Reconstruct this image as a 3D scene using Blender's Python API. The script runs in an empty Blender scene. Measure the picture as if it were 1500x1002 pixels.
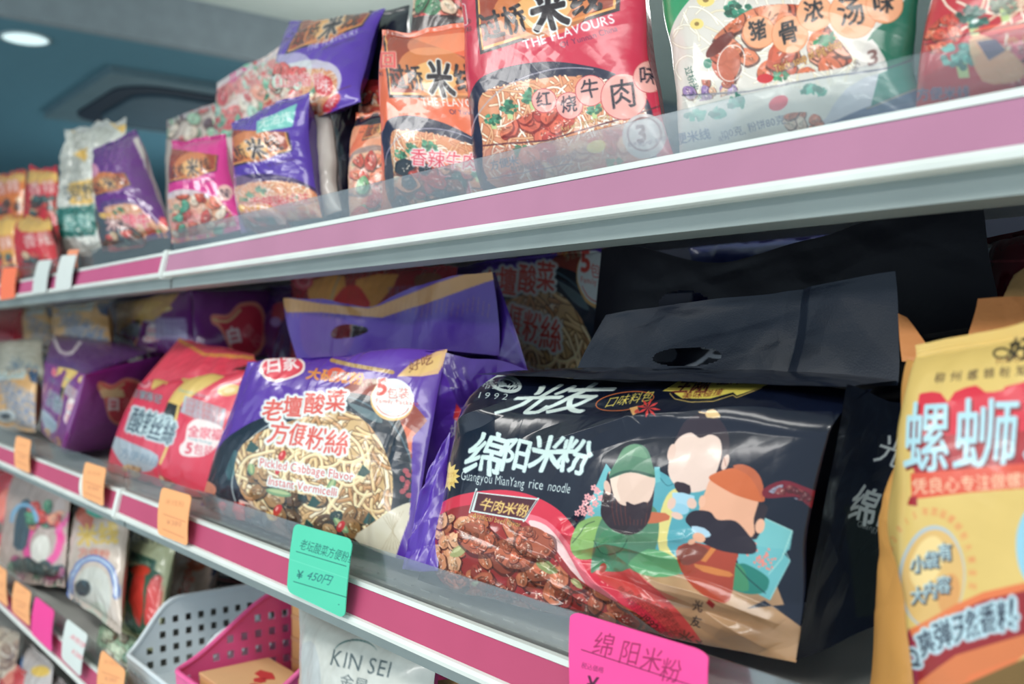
import bpy, bmesh, math, random
import numpy as np
from mathutils import Vector

# ------------------------------------------------------------------ camera, world, lights, exposure
F = 1458.0; PCX = 750.0; PCY = 495.0           # focal length and principal point on the 1500 x 1002 frame
CAMZ = 1.45
YAW = math.atan2(1159.0, 1458.0)               # shelf direction lies this far left of the view axis
CY_, SY_ = math.cos(YAW), math.sin(YAW)
sc = bpy.context.scene
cam_d = bpy.data.cameras.new('camera'); cam = bpy.data.objects.new('camera', cam_d)
sc.collection.objects.link(cam)
cam.location = (0, 0, CAMZ)
cam.rotation_euler = (math.radians(90), 0, math.pi/2 - YAW)
cam_d.sensor_width = 36; cam_d.lens = 36*F/1500
cam_d.shift_y = -6.0/1500
cam_d.clip_start = 0.02
cam_d.dof.use_dof = True; cam_d.dof.focus_distance = 0.70; cam_d.dof.aperture_fstop = 6.6
sc.camera = cam
w = bpy.data.worlds.new('world'); sc.world = w; w.use_nodes = True
w.node_tree.nodes['Background'].inputs[0].default_value = (0.50, 0.63, 0.74, 1)
w.node_tree.nodes['Background'].inputs[1].default_value = 1.3
sc.view_settings.view_transform = 'Standard'; sc.view_settings.look = 'None'
sc.view_settings.gamma = 1; sc.view_settings.exposure = -0.14
sc.view_settings.use_curve_mapping = False
try:
    sc.cycles.use_denoising = True; sc.cycles.max_bounces = 8; sc.cycles.transparent_max_bounces = 24
    sc.cycles.caustics_reflective = False; sc.cycles.caustics_refractive = False
    sc.cycles.sample_clamp_indirect = 6
except Exception: pass
def area_light(name, loc, sx, sy, power, col=(1,.98,.94), rot=(0,0,0)):
    d = bpy.data.lights.new(name, 'AREA'); d.shape = 'RECTANGLE'; d.size = sx; d.size_y = sy
    d.energy = power; d.color = col
    o = bpy.data.objects.new(name, d); o.location = loc; o.rotation_euler = rot
    sc.collection.objects.link(o); return o
# ceiling strip lamps above the aisle, plus added unseen fill lights
area_light('strip_or_fill_lamp', (-0.55, -0.70, 2.60), 1.6, 0.34, 19)
area_light('strip_or_fill_lamp', (-0.55, -2.2, 2.60), 1.6, 0.34, 34)  # added unseen row: low-angle fill reaching into the lower shelves
area_light('strip_or_fill_lamp', (-2.75, -2.2, 2.60), 1.6, 0.34, 34)  # same added fill row, further along the rack
area_light('strip_or_fill_lamp', (-2.75, -0.70, 2.60), 1.6, 0.34, 20)
area_light('strip_or_fill_lamp', (1.3, -0.62, 2.60), 1.2, 0.16, 18)
area_light('strip_or_fill_lamp', (-2.0, 1.9, 2.30), 1.5, 0.25, 12)
area_light('ceiling_fill_uplight', (-3.0, 1.9, 2.16), 1.6, 0.3, 5.5, rot=(math.pi, 0, 0))  # added upward fill that brightens the near ceiling, no known fixture
area_light('ceiling_fill_uplight', (-5.8, 2.2, 1.75), 1.8, 0.5, 6, col=(.8,.95,1), rot=(math.pi, 0, 0))  # added upward fill for the far ceiling, no known fixture

# ------------------------------------------------------------------ photo geometry -> world
def ray(px, py):
    u = (px-PCX)/F; v = (PCY-py)/F
    return Vector((-CY_ + SY_*u, SY_ + CY_*u, v))
def P(px, py, Y):                              # point on the plane y = Y
    r = ray(px, py); t = Y/r.y
    return Vector((r.x*t, Y, CAMZ + r.z*t))
def PZ(px, py, z):                             # point on the plane z = z (world)
    r = ray(px, py); t = (z-CAMZ)/r.z
    return Vector((r.x*t, r.y*t, z))
def proj(X):                                   # world Nx3 -> px,py arrays
    x, y, z = X[..., 0], X[..., 1], X[..., 2]-CAMZ
    d = -CY_*x + SY_*y; r = SY_*x + CY_*y
    d = np.maximum(d, 1e-3)
    return PCX + F*r/d, PCY - F*z/d
YU, YL = 0.45, 0.392                           # front planes: top shelf, lower shelves
Z = lambda zr: CAMZ + zr

# ------------------------------------------------------------------ noise
def _hash(ix, iy, seed):
    h = (ix*374761393 + iy*668265263 + seed*974634777) & 0xffffffff
    h = ((h ^ (h >> 13))*1274126177) & 0xffffffff
    return ((h ^ (h >> 16)) & 0xffff)/65535.0
def vnoise(x, y, seed=0):
    x = np.asarray(x, float); y = np.asarray(y, float)
    ix = np.floor(x).astype(np.int64); iy = np.floor(y).astype(np.int64)
    fx = x-ix; fy = y-iy
    fx = fx*fx*(3-2*fx); fy = fy*fy*(3-2*fy)
    a = _hash(ix, iy, seed); b = _hash(ix+1, iy, seed); c = _hash(ix, iy+1, seed); d = _hash(ix+1, iy+1, seed)
    return (a*(1-fx)+b*fx)*(1-fy) + (c*(1-fx)+d*fx)*fy - 0.5
def fbm(x, y, seed=0, o=3):
    s = 0; a = 1.0
    for i in range(o):
        s = s + a*vnoise(x*2**i+i*7.3, y*2**i-i*3.1, seed+i); a *= .5
    return s
def facets(x, y, seed, n=3):                   # foil-like creases: sharp-edged flat facets
    wx = x + .5*vnoise(x*1.3, y*1.3, seed+50); wy = y + .5*vnoise(x*1.3+9, y*1.3, seed+51)
    rs = np.random.RandomState(seed+3); s = 0
    for i in range(n):
        a = rs.rand()*math.pi; f = .7+rs.rand()*1.1
        t = (wx*math.cos(a)+wy*math.sin(a))*f + rs.rand()*5
        tri = np.abs((t % 1.0)-.5)*2-.5
        s = s + tri*(vnoise(x*.8+i*5, y*.8, seed+60+i)+.5)/f
    return s

# ------------------------------------------------------------------ canvas: flat print as colours of mesh points
def lin(c):
    c = np.asarray(c, float)/255.0
    return np.where(c <= .04045, c/12.92, ((c+.055)/1.055)**2.4)
_gl = {}
def glyph(ch):
    if ch in _gl: return _gl[ch]
    cu = bpy.data.curves.new('t', 'FONT'); cu.body = ch; cu.size = 1.0; cu.resolution_u = 3
    ob = bpy.data.objects.new('t', cu)
    sc.collection.objects.link(ob)
    dg = bpy.context.evaluated_depsgraph_get(); ev = ob.evaluated_get(dg)
    me = ev.to_mesh()
    E = np.zeros((0, 4))
    if me and len(me.vertices):
        co = np.array([v.co[:2] for v in me.vertices])
        seg = []
        for p in me.polygons:
            vs = list(p.vertices)
            a = 0
            for i in range(len(vs)):
                q, r = co[vs[i]], co[vs[(i+1) % len(vs)]]; a += q[0]*r[1]-r[0]*q[1]
            if a < 0: vs = vs[::-1]
            for i in range(len(vs)): seg.append((*co[vs[i]], *co[vs[(i+1) % len(vs)]]))
        E = np.array(seg)
    wd = 1.0 if ord(ch) > 0x2e80 else (float(E[:, [0, 2]].max())+.06 if len(E) else .3)
    ev.to_mesh_clear(); bpy.data.objects.remove(ob); bpy.data.curves.remove(cu)
    _gl[ch] = (E, wd); return _gl[ch]

class Cv:
    SS = 3
    def __init__(s, x0, y0, x1, y1, sc_=1.0, color=(128,128,128)):
        s.x0, s.y0, s.s = x0, y0, sc_
        s.W = int((x1-x0)*sc_)+1; s.H = int((y1-y0)*sc_)+1
        s.a = np.empty((s.H, s.W, 3)); s.a[:] = color
        s.A = np.array([[1., 0, 0], [0, 1., 0]]); s.clip = None
        s.k = 1.0
    def xf(s, p):
        p = np.asarray(p, float).reshape(-1, 2)
        return p @ s.A[:, :2].T + s.A[:, 2]
    def setT(s, x=0, y=0, sx=1, sy=None, rot=0, skew=0):
        sy = sx if sy is None else sy
        c, n = math.cos(math.radians(rot)), math.sin(math.radians(rot))
        M = np.array([[c, -n], [n, c]]) @ np.array([[sx, skew*sy], [0, sy]])
        s.A = np.array([[M[0,0], M[0,1], x], [M[1,0], M[1,1], y]]); s.k = math.sqrt(abs(np.linalg.det(M)))
    def setQ(s, pts):                          # affine from unit square: TL, TR, BL in px, units 0..100
        (ax, ay), (bx, by), (cx, cy) = pts
        s.A = np.array([[(bx-ax)/100, (cx-ax)/100, ax], [(by-ay)/100, (cy-ay)/100, ay]])
        s.k = math.sqrt(abs(np.linalg.det(s.A[:, :2])))
    def map3(s, ref, dst):
        R = np.hstack([np.array(ref, float), np.ones((3, 1))]); D = np.array(dst, float)
        s.A = np.linalg.solve(R, D).T; s.k = math.sqrt(abs(np.linalg.det(s.A[:, :2])))
    def _mask(s, E):                           # E: directed edges in canvas texels; nonzero winding
        ss = s.SS
        if len(E) == 0: return None
        lo = np.floor([min(E[:,0].min(), E[:,2].min()), min(E[:,1].min(), E[:,3].min())]).astype(int)-1
        hi = np.ceil([max(E[:,0].max(), E[:,2].max()), max(E[:,1].max(), E[:,3].max())]).astype(int)+2
        x0, y0 = max(lo[0], 0), max(lo[1], 0); x1, y1 = min(hi[0], s.W), min(hi[1], s.H)
        if x1 <= x0 or y1 <= y0: return None
        h, w_ = (y1-y0)*ss, (x1-x0)*ss
        ex = (E[:, [0, 2]]-x0)*ss; ey = (E[:, [1, 3]]-y0)*ss
        up = ey[:, 0] < ey[:, 1]
        ya = np.where(up, ey[:, 0], ey[:, 1]); yb = np.where(up, ey[:, 1], ey[:, 0])
        xa = np.where(up, ex[:, 0], ex[:, 1]); xb = np.where(up, ex[:, 1], ex[:, 0])
        sg = np.where(up, 1, -1)
        r0 = np.clip(np.ceil(ya-.5), 0, h).astype(int); r1 = np.clip(np.ceil(yb-.5), 0, h).astype(int)
        n = np.maximum(r1-r0, 0)
        if n.sum() == 0: return None
        idx = np.repeat(np.arange(len(n)), n)
        off = np.arange(n.sum())-np.repeat(np.cumsum(n)-n, n)
        row = r0[idx]+off
        t = (row+.5-ya[idx])/np.maximum(yb-ya, 1e-9)[idx]
        x = xa[idx]+t*(xb-xa)[idx]
        col = np.clip(np.ceil(x-.5), 0, w_).astype(int)
        D = np.bincount(row*(w_+1)+col, weights=sg[idx], minlength=h*(w_+1)).reshape(h, w_+1)
        M = (np.abs(np.cumsum(D, axis=1)[:, :w_]) > .5).astype(np.float32)
        M = M.reshape(y1-y0, ss, x1-x0, ss).mean(axis=(1, 3))
        return x0, y0, M
    def _blend(s, m, color, alpha=1.0):
        if m is None: return
        x0, y0, M = m; h, w_ = M.shape
        M = M*alpha
        if s.clip is not None: M = M*s.clip[y0:y0+h, x0:x0+w_]
        sub = s.a[y0:y0+h, x0:x0+w_]
        sub += (np.asarray(color, float)-sub)*M[..., None]
    def _dil(s, m, r, pad=True):
        x0, y0, M = m; k = int(math.ceil(r))
        X0, Y0 = max(x0-k, 0), max(y0-k, 0); X1, Y1 = min(x0+M.shape[1]+k, s.W), min(y0+M.shape[0]+k, s.H)
        B = np.zeros((Y1-Y0+2*k, X1-X0+2*k), np.float32)
        B[y0-Y0+k:y0-Y0+k+M.shape[0], x0-X0+k:x0-X0+k+M.shape[1]] = M
        R = np.zeros((Y1-Y0, X1-X0), np.float32)
        for dy in range(-k, k+1):
            for dx in range(-k, k+1):
                wgt = min(1.0, max(0.0, r+.5-math.hypot(dx, dy)))
                if wgt > 0: R = np.maximum(R, B[k+dy:k+dy+R.shape[0], k+dx:k+dx+R.shape[1]]*wgt)
        return X0, Y0, R
    def tex(s, p): return (p-np.array([s.x0, s.y0]))*s.s
    def edges(s, polys):
        out = []
        for p in polys:
            q = s.tex(s.xf(p))
            a = np.roll(q, -1, axis=0)
            if (q[:,0]*a[:,1]-a[:,0]*q[:,1]).sum() < 0: q = q[::-1]; a = np.roll(q, -1, axis=0)
            out.append(np.hstack([q, a]))
        return np.vstack(out)
    def poly(s, pts, color, alpha=1.0, smooth=0):
        pts = np.asarray(pts, float)
        if smooth: pts = crspline(pts, smooth)
        s._blend(s._mask(s.edges([pts])), color, alpha)
    def polys(s, pl, color, alpha=1.0):
        if pl: s._blend(s._mask(s.edges(pl)), color, alpha)
    def ell(s, cx, cy, rx, ry, color, rot=0, alpha=1.0, wob=0, seed=0):
        s.poly(ellp(cx, cy, rx, ry, rot, wob, seed), color, alpha)
    def ring(s, cx, cy, rx, ry, wd, color, rot=0, alpha=1.0, a0=0, a1=360):
        t = np.radians(np.linspace(a0, a1, 60)); c, n = math.cos(math.radians(rot)), math.sin(math.radians(rot))
        x, y = rx*np.cos(t), ry*np.sin(t)
        s.line(np.stack([cx+c*x-n*y, cy+n*x+c*y], 1), wd, color, alpha)
    def lines(s, L, wd, color, alpha=1.0):
        pl = []
        for pts in L:
            pts = np.asarray(pts, float); n = len(pts)
            wds = np.broadcast_to(np.asarray(wd, float), (n,)) if np.ndim(wd) else np.full(n, wd)
            d = np.diff(pts, axis=0); l = np.hypot(d[:,0], d[:,1])+1e-9; nn = np.stack([-d[:,1]/l, d[:,0]/l], 1)
            for i in range(n-1):
                a, b = wds[i]/2, wds[i+1]/2
                pl.append(np.array([pts[i]+nn[i]*a, pts[i+1]+nn[i]*b, pts[i+1]-nn[i]*b, pts[i]-nn[i]*a]))
            if wds.max()*s.k*s.s > 1.5:
                for i in range(n): pl.append(ellp(pts[i][0], pts[i][1], wds[i]/2, wds[i]/2, n=8))
        s.polys(pl, color, alpha)
    def line(s, pts, wd, color, alpha=1.0, smooth=0):
        if smooth: pts = crspline(np.asarray(pts, float), smooth, closed=False)
        s.lines([pts], wd, color, alpha)
    def text(s, t, x, y, size, color, rot=0, xs=1.0, skew=0, bold=0, out=None, ow=0, out2=None, ow2=0, alpha=1.0, gap=0, curve=0, brush=0, seed=1):
        """x,y = left end of the baseline (y down); size = em height"""
        segs = []; cx = 0.0; rs = np.random.RandomState(seed)
        for i, ch in enumerate(t):
            E, wd = glyph(ch)
            if len(E):
                e = E.reshape(-1, 2).copy()
                if brush:
                    e[:, 0] += brush*(.06*np.sin(e[:, 1]*7+rs.rand()*6)+.03*np.sin(e[:, 1]*17+rs.rand()*6))
                    e[:, 1] += brush*(.05*np.sin(e[:, 0]*6+rs.rand()*6)+.06*(rs.rand()-.5))
                e[:, 0] = (e[:, 0]+skew*e[:, 1])*xs; e[:, 0] += cx
                q = e*size; q[:, 1] *= -1
                if curve: q[:, 1] += curve*(q[:, 0]/size)**2*size
                segs.append(q)
            cx += (wd+gap)*xs
        if not segs: return
        q = np.vstack(segs); c, n = math.cos(math.radians(rot)), math.sin(math.radians(rot))
        q = np.stack([x+c*q[:,0]-n*q[:,1], y+n*q[:,0]+c*q[:,1]], 1)
        q = s.tex(s.xf(q)).reshape(-1, 4)
        m = s._mask(q)
        if m is None: return
        k = s.k*s.s
        if bold*k > .2: m = s._dil(m, bold*k)
        if out2 is not None: s._blend(s._dil(m, ow2*k), out2, alpha)
        if out is not None: s._blend(s._dil(m, ow*k), out, alpha)
        s._blend(m, color, alpha)
    def clip_poly(s, pts, smooth=0):
        pts = np.asarray(pts, float)
        if smooth: pts = crspline(pts, smooth)
        m = s._mask(s.edges([pts])); c = np.zeros((s.H, s.W), np.float32)
        if m is not None: x0, y0, M = m; c[y0:y0+M.shape[0], x0:x0+M.shape[1]] = M
        s.clip = c if s.clip is None else s.clip*c
    def mottle(s, amp, scale, seed=0, tint=(1,1,1)):
        yy, xx = np.mgrid[0:s.H, 0:s.W]/s.s
        n = fbm(xx/scale, yy/scale, seed, 3)*amp
        c = 1 if s.clip is None else s.clip
        s.a += (n*c)[..., None]*np.asarray(tint)
    def sample(s, px, py):
        x = np.clip((px-s.x0)*s.s, 0, s.W-1.001); y = np.clip((py-s.y0)*s.s, 0, s.H-1.001)
        ix = x.astype(int); iy = y.astype(int); fx = (x-ix)[..., None]; fy = (y-iy)[..., None]
        a = s.a
        return (a[iy, ix]*(1-fx)+a[iy, ix+1]*fx)*(1-fy)+(a[iy+1, ix]*(1-fx)+a[iy+1, ix+1]*fx)*fy

def ellp(cx, cy, rx, ry, rot=0, wob=0, seed=0, n=40):
    t = np.linspace(0, 2*math.pi, n, endpoint=False); r = 1.0
    if wob:
        rs = np.random.RandomState(seed); r = 1+wob*sum(np.sin(t*k+rs.rand()*6)*(.7/k**.7) for k in (2, 3, 5, 7))
    c, s_ = math.cos(math.radians(rot)), math.sin(math.radians(rot)); x, y = rx*r*np.cos(t), ry*r*np.sin(t)
    return np.stack([cx+c*x-s_*y, cy+s_*x+c*y], 1)
def crspline(p, k=6, closed=True):
    p = np.asarray(p, float); n = len(p); out = []
    rng = range(n if closed else n-1)
    for i in rng:
        if closed: a, b, c, d = p[(i-1) % n], p[i], p[(i+1) % n], p[(i+2) % n]
        else: a, b, c, d = p[max(i-1, 0)], p[i], p[i+1], p[min(i+2, n-1)]
        for j in range(k):
            t = j/k
            out.append(.5*((2*b)+(c-a)*t+(2*a-5*b+4*c-d)*t*t+(3*b-a-3*c+d)*t**3))
    if not closed: out.append(p[-1])
    return np.array(out)

# ---- food painters (flat print), all inside a clip polygon given in the current units
def noodles(cv, pts, cols, n, ln, wd, seed, dark=(120,80,40), smooth=6, flow=None, layers=5):
    old = cv.clip; cv.clip_poly(pts, smooth); pts = np.asarray(pts, float)
    lo, hi = pts.min(0), pts.max(0); rs = np.random.RandomState(seed); c0 = (lo+hi)/2
    for L in range(layers):
        S = []
        for i in range(max(1, n//layers)):
            p = lo+rs.rand(2)*(hi-lo)
            a = rs.rand()*6.28 if flow is None else flow(p, c0)+rs.randn()*.35
            k = rs.randn()*1.8/ln; q = [p.copy()]
            for j in range(9):
                a += k*ln/9+rs.randn()*.08; p = p+np.array([math.cos(a), math.sin(a)])*ln/9; q.append(p.copy())
            S.append(np.array(q))
        cv.lines(S, wd*1.55, dark, .55)
        cv.lines(S, wd, cols[L % len(cols)])
        cv.lines([x+np.array([-.12, -.18])*wd for x in S], wd*.3, np.minimum(np.array(cols[L % len(cols)])+45, 255), .8)
    cv.clip = old
def chunks(cv, pts, cols, n, size, seed, smooth=6, hi=(255,235,215), dark=(60,20,15), strk=True):
    old = cv.clip; cv.clip_poly(pts, smooth); pts = np.asarray(pts, float)
    lo, hi_ = pts.min(0), pts.max(0); rs = np.random.RandomState(seed)
    for i in range(n):
        p = lo+rs.rand(2)*(hi_-lo); r = size*(.6+.7*rs.rand()); a = rs.rand()*180; e = .55+.35*rs.rand()
        c = np.array(cols[rs.randint(len(cols))], float)
        cv.ell(p[0]+r*.08, p[1]+r*.14, r*1.1, r*e*1.14, dark, a, .7, .12, seed+i)
        cv.ell(p[0], p[1], r, r*e, c, a, 1, .12, seed+i)
        cv.ell(p[0]-r*.15, p[1]-r*.25, r*.62, r*e*.42, np.minimum(c*1.2+10, 255), a, .45, .3, seed+i+5); cv.ell(p[0]+r*.25, p[1]+r*.3, r*.6, r*e*.3, c*.7, a, .4, .3, seed+i+9)
        if strk:
            ca, sa = math.cos(math.radians(a)), math.sin(math.radians(a))
            for j in range(7):
                t = (rs.rand(2)-.5)*np.array([1.3, .9*e])*r; o = p+np.array([ca*t[0]-sa*t[1], sa*t[0]+ca*t[1]])
                cv.ell(o[0], o[1], r*.2, r*.06, c*.55, a+rs.randn()*25, .7)
                t = (rs.rand(2)-.6)*np.array([1.1, .7*e])*r; o = p+np.array([ca*t[0]-sa*t[1], sa*t[0]+ca*t[1]])
                cv.ell(o[0], o[1], r*.13, r*.05, hi, a+rs.randn()*30, .8)
    cv.clip = old
def broccoli(cv, x, y, r, seed, col=(70,130,100)):
    rs = np.random.RandomState(seed); c = np.array(col, float)
    cv.poly([(x-r*.3, y+r*.2), (x+r*.3, y+r*.2), (x+r*.45, y+r*1.1), (x-r*.1, y+r*1.1)], (190,205,140))
    for i in range(34):
        a = rs.rand()*6.28; d = r*.85*math.sqrt(rs.rand())
        k = .6+.75*rs.rand()
        cv.ell(x+d*math.cos(a), y+d*math.sin(a)*.75, r*.2, r*.17, np.minimum(c*k, 255), 0, .95, .15, i)
def herb(cv, x, y, r, seed, col=(60,125,90)):
    rs = np.random.RandomState(seed)
    for i in range(9):
        a = rs.rand()*6.28; d = r*(.3+.5*rs.rand())
        cv.ell(x+d*math.cos(a), y+d*.6*math.sin(a), r*.42, r*.24, np.array(col)*(.8+.5*rs.rand()), rs.rand()*180, 1, .35, seed+i)

# ------------------------------------------------------------------ materials
def node_mat(name):
    m = bpy.data.materials.new(name); m.use_nodes = True
    return m, m.node_tree, m.node_tree.nodes['Principled BSDF']
def bump_to(nt, b, scale, strength, dist, kind='noise', detail=3):
    co = nt.nodes.new('ShaderNodeTexCoord')
    t = nt.nodes.new('ShaderNodeTexNoise'); t.inputs['Scale'].default_value = scale; t.inputs['Detail'].default_value = detail
    nt.links.new(co.outputs['Object'], t.inputs['Vector'])
    bp = nt.nodes.new('ShaderNodeBump'); bp.inputs['Strength'].default_value = strength; bp.inputs['Distance'].default_value = dist
    nt.links.new(t.outputs[0], bp.inputs['Height']); nt.links.new(bp.outputs[0], b.inputs['Normal'])
_pm = {}
def print_mat(rough=.3, coat=0.0, bump=.25, spec=.5, bscale=60, metal=0):
    k = (rough, coat, bump, spec, bscale, metal)
    if k in _pm: return _pm[k]
    m, nt, b = node_mat('printed_film_%d' % len(_pm))
    at = nt.nodes.new('ShaderNodeAttribute'); at.attribute_name = 'Col'
    nt.links.new(at.outputs['Color'], b.inputs['Base Color'])
    b.inputs['Roughness'].default_value = rough; b.inputs['Coat Weight'].default_value = coat; b.inputs['Coat Roughness'].default_value = .08
    b.inputs['Specular IOR Level'].default_value = spec; b.inputs['Metallic'].default_value = metal
    if bump: bump_to(nt, b, bscale, bump, .002)
    _pm[k] = m; return m
_fm = {}
def flat_mat(col, rough=.4, name='plain', metal=0, bump=0, bscale=80, vary=0.06, spec=.5):
    k = (tuple(col), rough, name, metal, bump, bscale)
    if k in _fm: return _fm[k]
    m, nt, b = node_mat(name); c = lin(col)
    co = nt.nodes.new('ShaderNodeTexCoord'); t = nt.nodes.new('ShaderNodeTexNoise'); t.inputs['Scale'].default_value = 14
    nt.links.new(co.outputs['Object'], t.inputs['Vector'])
    r = nt.nodes.new('ShaderNodeValToRGB'); nt.links.new(t.outputs[0], r.inputs[0])
    r.color_ramp.elements[0].position = .3; r.color_ramp.elements[1].position = .7
    r.color_ramp.elements[0].color = (*np.clip(c*(1-vary), 0, 1), 1); r.color_ramp.elements[1].color = (*np.clip(c*(1+vary), 0, 1), 1)
    nt.links.new(r.outputs[0], b.inputs['Base Color'])
    b.inputs['Roughness'].default_value = rough; b.inputs['Metallic'].default_value = metal; b.inputs['Specular IOR Level'].default_value = spec
    if bump: bump_to(nt, b, bscale, bump, .002)
    _fm[k] = m; return m
def clear_mat(name, tint=(.92,.95,.95), haze=.06, gloss=.08):
    m = bpy.data.materials.new(name); m.use_nodes = True; nt = m.node_tree; nt.nodes.clear()
    out = nt.nodes.new('ShaderNodeOutputMaterial'); tr = nt.nodes.new('ShaderNodeBsdfTransparent'); tr.inputs[0].default_value = (*tint, 1)
    df = nt.nodes.new('ShaderNodeBsdfDiffuse'); df.inputs[0].default_value = (.75, .85, .88, 1)
    gl = nt.nodes.new('ShaderNodeBsdfGlossy'); gl.inputs['Roughness'].default_value = .12
    a = nt.nodes.new('ShaderNodeMixShader'); b = nt.nodes.new('ShaderNodeMixShader')
    fr = nt.nodes.new('ShaderNodeLayerWeight'); fr.inputs[0].default_value = .35
    mu = nt.nodes.new('ShaderNodeMath'); mu.operation = 'MULTIPLY_ADD'; mu.inputs[1].default_value = .5; mu.inputs[2].default_value = gloss
    nt.links.new(fr.outputs['Fresnel'], mu.inputs[0])
    no = nt.nodes.new('ShaderNodeTexNoise'); no.inputs['Scale'].default_value = 30
    mm = nt.nodes.new('ShaderNodeMath'); mm.operation = 'MULTIPLY'; mm.inputs[1].default_value = haze*2
    nt.links.new(no.outputs[0], mm.inputs[0]); nt.links.new(mm.outputs[0], a.inputs[0])
    nt.links.new(tr.outputs[0], a.inputs[1]); nt.links.new(df.outputs[0], a.inputs[2])
    nt.links.new(mu.outputs[0], b.inputs[0]); nt.links.new(a.outputs[0], b.inputs[1]); nt.links.new(gl.outputs[0], b.inputs[2])
    nt.links.new(b.outputs[0], out.inputs[0]); return m

# ------------------------------------------------------------------ objects
def link(name, me, mat, parent=None, smooth=False):
    o = bpy.data.objects.new(name, me); sc.collection.objects.link(o)
    if mat: me.materials.append(mat)
    if parent is not None: o.parent = parent
    if smooth: me.polygons.foreach_set('use_smooth', np.ones(len(me.polygons), bool))
    return o
def tag(o, label=None, cat=None, group=None, kind=None):
    if label: o['label'] = label
    if cat: o['category'] = cat
    if group: o['group'] = group
    if kind: o['kind'] = kind
    return o
def thing(name, label, cat, loc=(0,0,0), group=None):
    o = bpy.data.objects.new(name, None); sc.collection.objects.link(o); o.location = loc; o.empty_display_size = .02
    return tag(o, label, cat, group)
def org(parent): return np.array(parent.location) if parent is not None else np.zeros(3)
def mesh_np(name, V, Fc, mat, parent=None, smooth=True, col=None):
    V = np.asarray(V, float).reshape(-1, 3)-org(parent)
    Fc = np.asarray(Fc, np.int32)
    me = bpy.data.meshes.new(name)
    me.vertices.add(len(V)); me.vertices.foreach_set('co', V.astype(np.float32).ravel())
    n = Fc.shape[1]
    me.loops.add(Fc.size); me.loops.foreach_set('vertex_index', Fc.ravel())
    me.polygons.add(len(Fc)); me.polygons.foreach_set('loop_start', np.arange(len(Fc), dtype=np.int32)*n)
    if smooth: me.polygons.foreach_set('use_smooth', np.ones(len(Fc), bool))
    me.update(calc_edges=True)
    if col is not None:
        ca = me.color_attributes.new('Col', 'FLOAT_COLOR', 'POINT')
        c4 = np.ones((len(V), 4), np.float32); c4[:, :3] = col.reshape(-1, 3)
        ca.data.foreach_set('color', c4.ravel())
    return link(name, me, mat, parent)
def grid_faces(nv, nu):
    i = np.arange(nv*nu).reshape(nv, nu)
    return np.stack([i[:-1, :-1], i[1:, :-1], i[1:, 1:], i[:-1, 1:]], -1).reshape(-1, 4)
def bm_obj(name, bm, mat, parent=None, smooth=False):
    me = bpy.data.meshes.new(name); 
    o = org(parent)
    if parent is not None:
        bmesh.ops.translate(bm, verts=bm.verts, vec=Vector(-o))
    bm.normal_update(); bm.to_mesh(me); bm.free()
    return link(name, me, mat, parent, smooth)
def box_bm(x0, x1, y0, y1, z0, z1, bev=0, bm=None):
    own = bm is None
    bm = bm or bmesh.new()
    r = bmesh.ops.create_cube(bm, size=1); vs = r['verts']
    for v in vs:
        v.co = Vector(((x0+x1)/2+v.co.x*(x1-x0), (y0+y1)/2+v.co.y*(y1-y0), (z0+z1)/2+v.co.z*(z1-z0)))
    if bev:
        es = list({e for v in vs for e in v.link_edges})
        bmesh.ops.bevel(bm, geom=es, offset=bev, segments=2, affect='EDGES', profile=.5)
    return bm
def box(name, x0, x1, y0, y1, z0, z1, mat, parent=None, bev=0):
    return bm_obj(name, box_bm(x0, x1, y0, y1, z0, z1, bev), mat, parent)
def prism_x(name, prof, x0, x1, mat, parent=None, smooth=False):   # profile of (y,z) swept along x
    bm = bmesh.new()
    a = [bm.verts.new((x0, y, z)) for y, z in prof]; b = [bm.verts.new((x1, y, z)) for y, z in prof]
    n = len(prof)
    for i in range(n): bm.faces.new((a[i], a[(i+1) % n], b[(i+1) % n], b[i]))
    bm.faces.new(a[::-1]); bm.faces.new(b)
    bmesh.ops.recalc_face_normals(bm, faces=bm.faces)
    return bm_obj(name, bm, mat, parent, smooth)

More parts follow.
